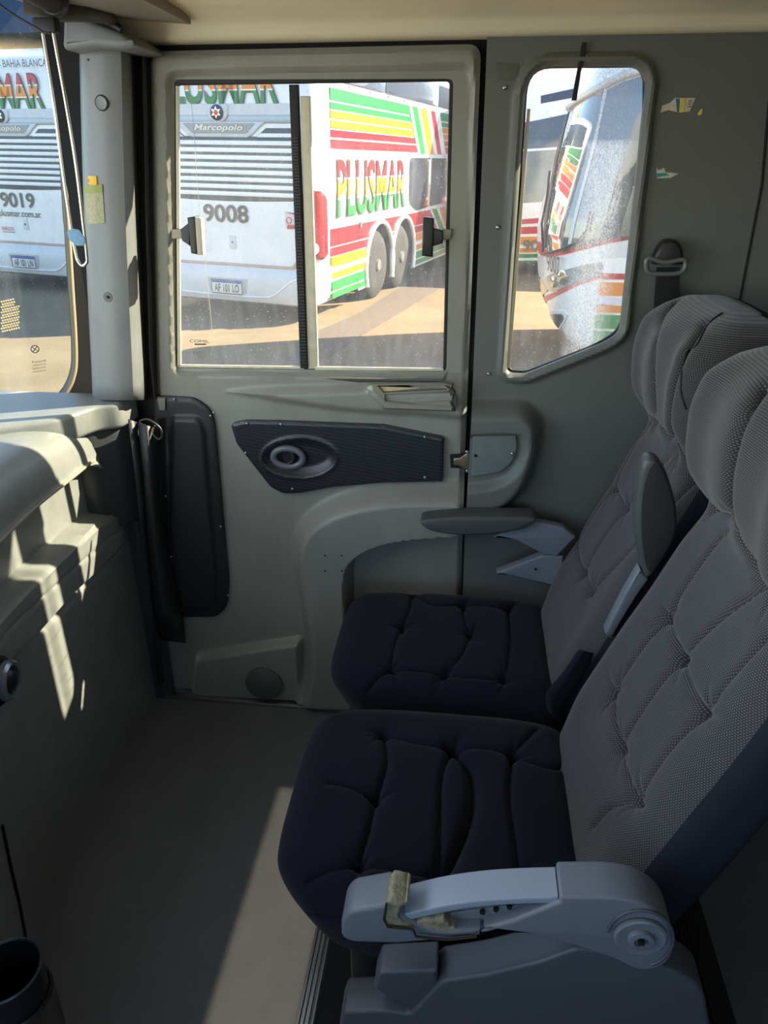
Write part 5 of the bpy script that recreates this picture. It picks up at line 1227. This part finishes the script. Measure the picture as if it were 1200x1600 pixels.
hl = d7('headlamp', [(850, 436), (862, 428), (890, 420), (915, 413), (942, 409), (938, 430), (915, 437), (888, 446), (866, 456), (856, 452)], mat('lamp_lens', (150, 158, 164), 0.06, 0.3, coat=1.0, var=0.3, scale=8), c7, 0.012)
d7('headlamp_corner', [(835, 430), (848, 436), (858, 453), (848, 462), (838, 450)], mat('lamp_grey', (150, 138, 112), 0.25, 0.2, coat=0.6), hl, 0.014)
for (x, y, r) in [(882, 433, 0.07), (868, 440, 0.055)]:
    h = hitn(bv7, x, y); lathe('lamp_bowl', [(r, 0.012), (r, 0.03), (r*0.8, 0.034), (0.001, 0.036)], h[0], h[1], m_chrome, hl, 24)
fgl = d7('fog_lamp', [(861, 490), (880, 490), (882, 498), (874, 510), (862, 515), (861, 500)], mat('fog_dark', (50, 54, 58), 0.2), c7, 0.014, 2)
d7('fog_surround', [(858, 486), (880, 484), (888, 492), (884, 500), (876, 514), (862, 521), (857, 512)], mat('surround', (220, 222, 222), 0.4), c7, 0.008, 2)
# stripes on the flank, drawn at their own heights behind the front corner
xs0 = 938
for (nm, y0_, y1_, m) in [('red_band', 427, 436, m_red), ('amber_band', 441, 462, m_amber), ('lilac_band', 465, 475, mat('lilac', (208, 200, 214), 0.5)), ('amber_band', 477, 488, m_amber), ('green_band', 492, 513, m_green), ('green_band', 518, 545, m_green)]:
    x0_ = PY(940-(y0_-430)*0.14, y0_, YS)[0]; zt_ = PY(938, y0_, YS)[2]; zb_ = PY(938, y1_, YS)[2]
    box(nm, (x0_, YS-0.006, zb_), (14.0, YS+0.02, zt_), m, c7)
h = hitn(bv7, 868, 412); N_ = h[1]; Uv = Vector((0, 0, 1)).cross(N_).normalized(); Vv_ = N_.cross(Uv)
text('fleet_number', '9007', (-0.14, -0.085, 0.17, 0.085), h[0]+N_*0.03, Uv, Vv_, N_, mat('number_dark', (70, 60, 54), 0.5), c7, 0.002, 0.012)
tube('wiper', [hitn(bv7, x, y)[0]+hitn(bv7, x, y)[1]*0.05 for x, y in [(856, 392), (854, 350), (862, 310), (866, 270)]], 0.012, m_black, c7)
tube('wiper', [hitn(bv7, x, y)[0]+hitn(bv7, x, y)[1]*0.05 for x, y in [(856, 396), (880, 390), (905, 378), (920, 360), (926, 330)]], 0.010, m_black, c7)
d7('flank_panel', [(936, 372), (1010, 366), (1010, 400), (940, 404)], m_off, c7, 0.004)
for (x, y) in ((3.2+1.6, YS-0.0), (3.2+8, YS)):
    wh = lathe('wheel', [(0.30, 0.00), (0.44, -0.01), (0.49, -0.06), (0.49, -0.26), (0.3, -0.3)], (x, y-0.008, ground_z(x, y)+0.49), (0, -1, 0), m_tyre, c7, 32)

# ---- coach standing further back, crosswise
YB = 14.4
cx0 = PY(790, 300, YB)[0]
c8 = thing('coach_bus', 'distant coach with dark windscreen standing behind the nose of coach 9007', 'bus', (cx0+1.5, YB, ground_z(cx0+1.5, YB)), group='white coaches parked in the yard')
zb0 = ground_z(cx0, YB)
XL = PY(745, 300, YB)[0]
sec8 = [[(p[0], p[1], z) for p in fillet([(XL+i1, YB+i2), (XL+9-i1, YB+i2), (XL+9-i1, YB+2.6), (XL+i1, YB+2.6)], [.3, .3, .05, .05], 5)] for (z, i1, i2) in [(zb0+0.25, 0.05, 0.06), (zb0+0.5, 0, 0), (zb0+1.4, 0, 0), (zb0+2.8, 0.03, 0.12), (zb0+3.25, 0.10, 0.25), (zb0+3.5, 0.5, 0.7)]]
n8 = loft('body', sec8, m_white, c8, True); bv8 = bvh_of(n8)
def d8(nm, px, m, off=0.01, res=4): return decal(nm, bv8, px, off, m, c8, res, 0.01)
d8('upper_windscreen', [(770, 200), (840, 188), (900, 175), (900, 228), (770, 236)], m_busglass)
d8('windscreen', [(770, 240), (900, 232), (900, 312), (770, 320)], mat('screen_reflecting', (96, 104, 100), 0.05, spec=1.0, coat=1.0))
d8('roof_window', [(845, 150), (900, 138), (900, 152), (845, 162)], m_busglass)
d8('red_band', [(770, 330), (830, 322), (830, 326), (770, 334)], m_red); d8('red_band', [(770, 346), (905, 336), (905, 346), (770, 352)], m_red); d8('red_band', [(770, 356), (905, 352), (905, 363), (770, 367)], m_red)
d8('amber_band', [(770, 371), (905, 368), (905, 380), (770, 383)], m_amber); d8('amber_band', [(770, 388), (905, 387), (905, 393), (770, 395)], m_amber)
d8('green_band', [(770, 397), (905, 396), (905, 402), (770, 403)], m_green); d8('green_band', [(770, 407), (905, 407), (905, 418), (770, 418)], m_green)
q = PY(816, 392, YB-0.03); text('fleet_number', '90', (0, 0, 0.30, 0.20), q, (1, 0, 0), (0, 0, 1), (0, -1, 0), m_num, c8, 0.01, 0.02)
for x in (XL+2.0, XL+7): lathe('wheel', [(0.30, 0.00), (0.44, -0.01), (0.49, -0.06), (0.49, -0.26), (0.3, -0.3)], (x, YB, zb0+0.49), (0, -1, 0), m_tyre, c8, 24)

# ---- ground and horizon
mg = bpy.data.materials.new('yard_concrete'); mg.use_nodes = True; ntg = mg.node_tree; bg_ = ntg.nodes['Principled BSDF']; bg_.inputs['Roughness'].default_value = 0.9; bg_.inputs['Specular IOR Level'].default_value = 0.15
tc = ntg.nodes.new('ShaderNodeTexCoord'); nz1 = ntg.nodes.new('ShaderNodeTexNoise'); nz1.inputs['Scale'].default_value = 0.9; nz1.inputs['Detail'].default_value = 10; nz1.inputs['Roughness'].default_value = 0.7
ntg.links.new(tc.outputs['Object'], nz1.inputs['Vector']); cr = ntg.nodes.new('ShaderNodeValToRGB'); cr.color_ramp.elements[0].position = 0.3; cr.color_ramp.elements[1].position = 0.72
cr.color_ramp.elements[0].color = srgb((108, 94, 72)); cr.color_ramp.elements[1].color = srgb((132, 116, 90)); ntg.links.new(nz1.outputs[0], cr.inputs[0]); ntg.links.new(cr.outputs[0], bg_.inputs['Base Color'])
gv = []
for (x, y) in [(-45, -8), (45, -8), (45, 70), (-45, 70)]: gv.append((x, y, ground_z(x, y)))
g = mesh('ground', gv+[(v[0], v[1], v[2]-0.1) for v in gv], [(0, 1, 2, 3), (4, 5, 6, 7), (0, 1, 5, 4), (1, 2, 6, 5), (2, 3, 7, 6), (3, 0, 4, 7)], mg, None, False); tag(g, kind='structure')
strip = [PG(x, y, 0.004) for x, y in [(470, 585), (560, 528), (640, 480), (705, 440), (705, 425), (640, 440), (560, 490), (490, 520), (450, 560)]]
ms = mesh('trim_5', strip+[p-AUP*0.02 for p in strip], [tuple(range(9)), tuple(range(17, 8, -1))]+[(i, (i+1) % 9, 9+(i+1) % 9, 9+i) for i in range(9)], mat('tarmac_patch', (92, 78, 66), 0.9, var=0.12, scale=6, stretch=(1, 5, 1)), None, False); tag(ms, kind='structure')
# long low shed with an ochre roof beyond the yard
sh = thing('shed', 'long low building with ochre roof beyond coach 9019, just above its roof line', 'building', (-24, 38, ground_z(-24, 38)))
gzs = ground_z(-24, 38)
box('wall', (-42, 36, gzs), (-8, 44, gzs+5.2), mat('shed_wall', (150, 110, 92), 0.8), sh)
mesh('roof', [(-42.5, 35.5, gzs+5.2), (-7.5, 35.5, gzs+5.2), (-7.5, 44.5, gzs+5.2), (-42.5, 44.5, gzs+5.2), (-42.5, 40, gzs+7.2), (-7.5, 40, gzs+7.2)], [(0, 1, 5, 4), (3, 2, 5, 4), (0, 3, 4), (1, 2, 5), (0, 1, 2, 3)], mat('ochre_roof', (176, 140, 84), 0.8, var=0.2, scale=2), sh, False)
# exterior of our own coach: keeps sun off the floor
tag(box('roof_shell', (-1.12, -1.2, 1.97), (9.5, 1.97, 3.1), m_white), kind='structure')
tag(box('trim_6', (-1.62, -1.2, 2.10), (-1.10, 2.0, 2.2), m_black), kind='structure')
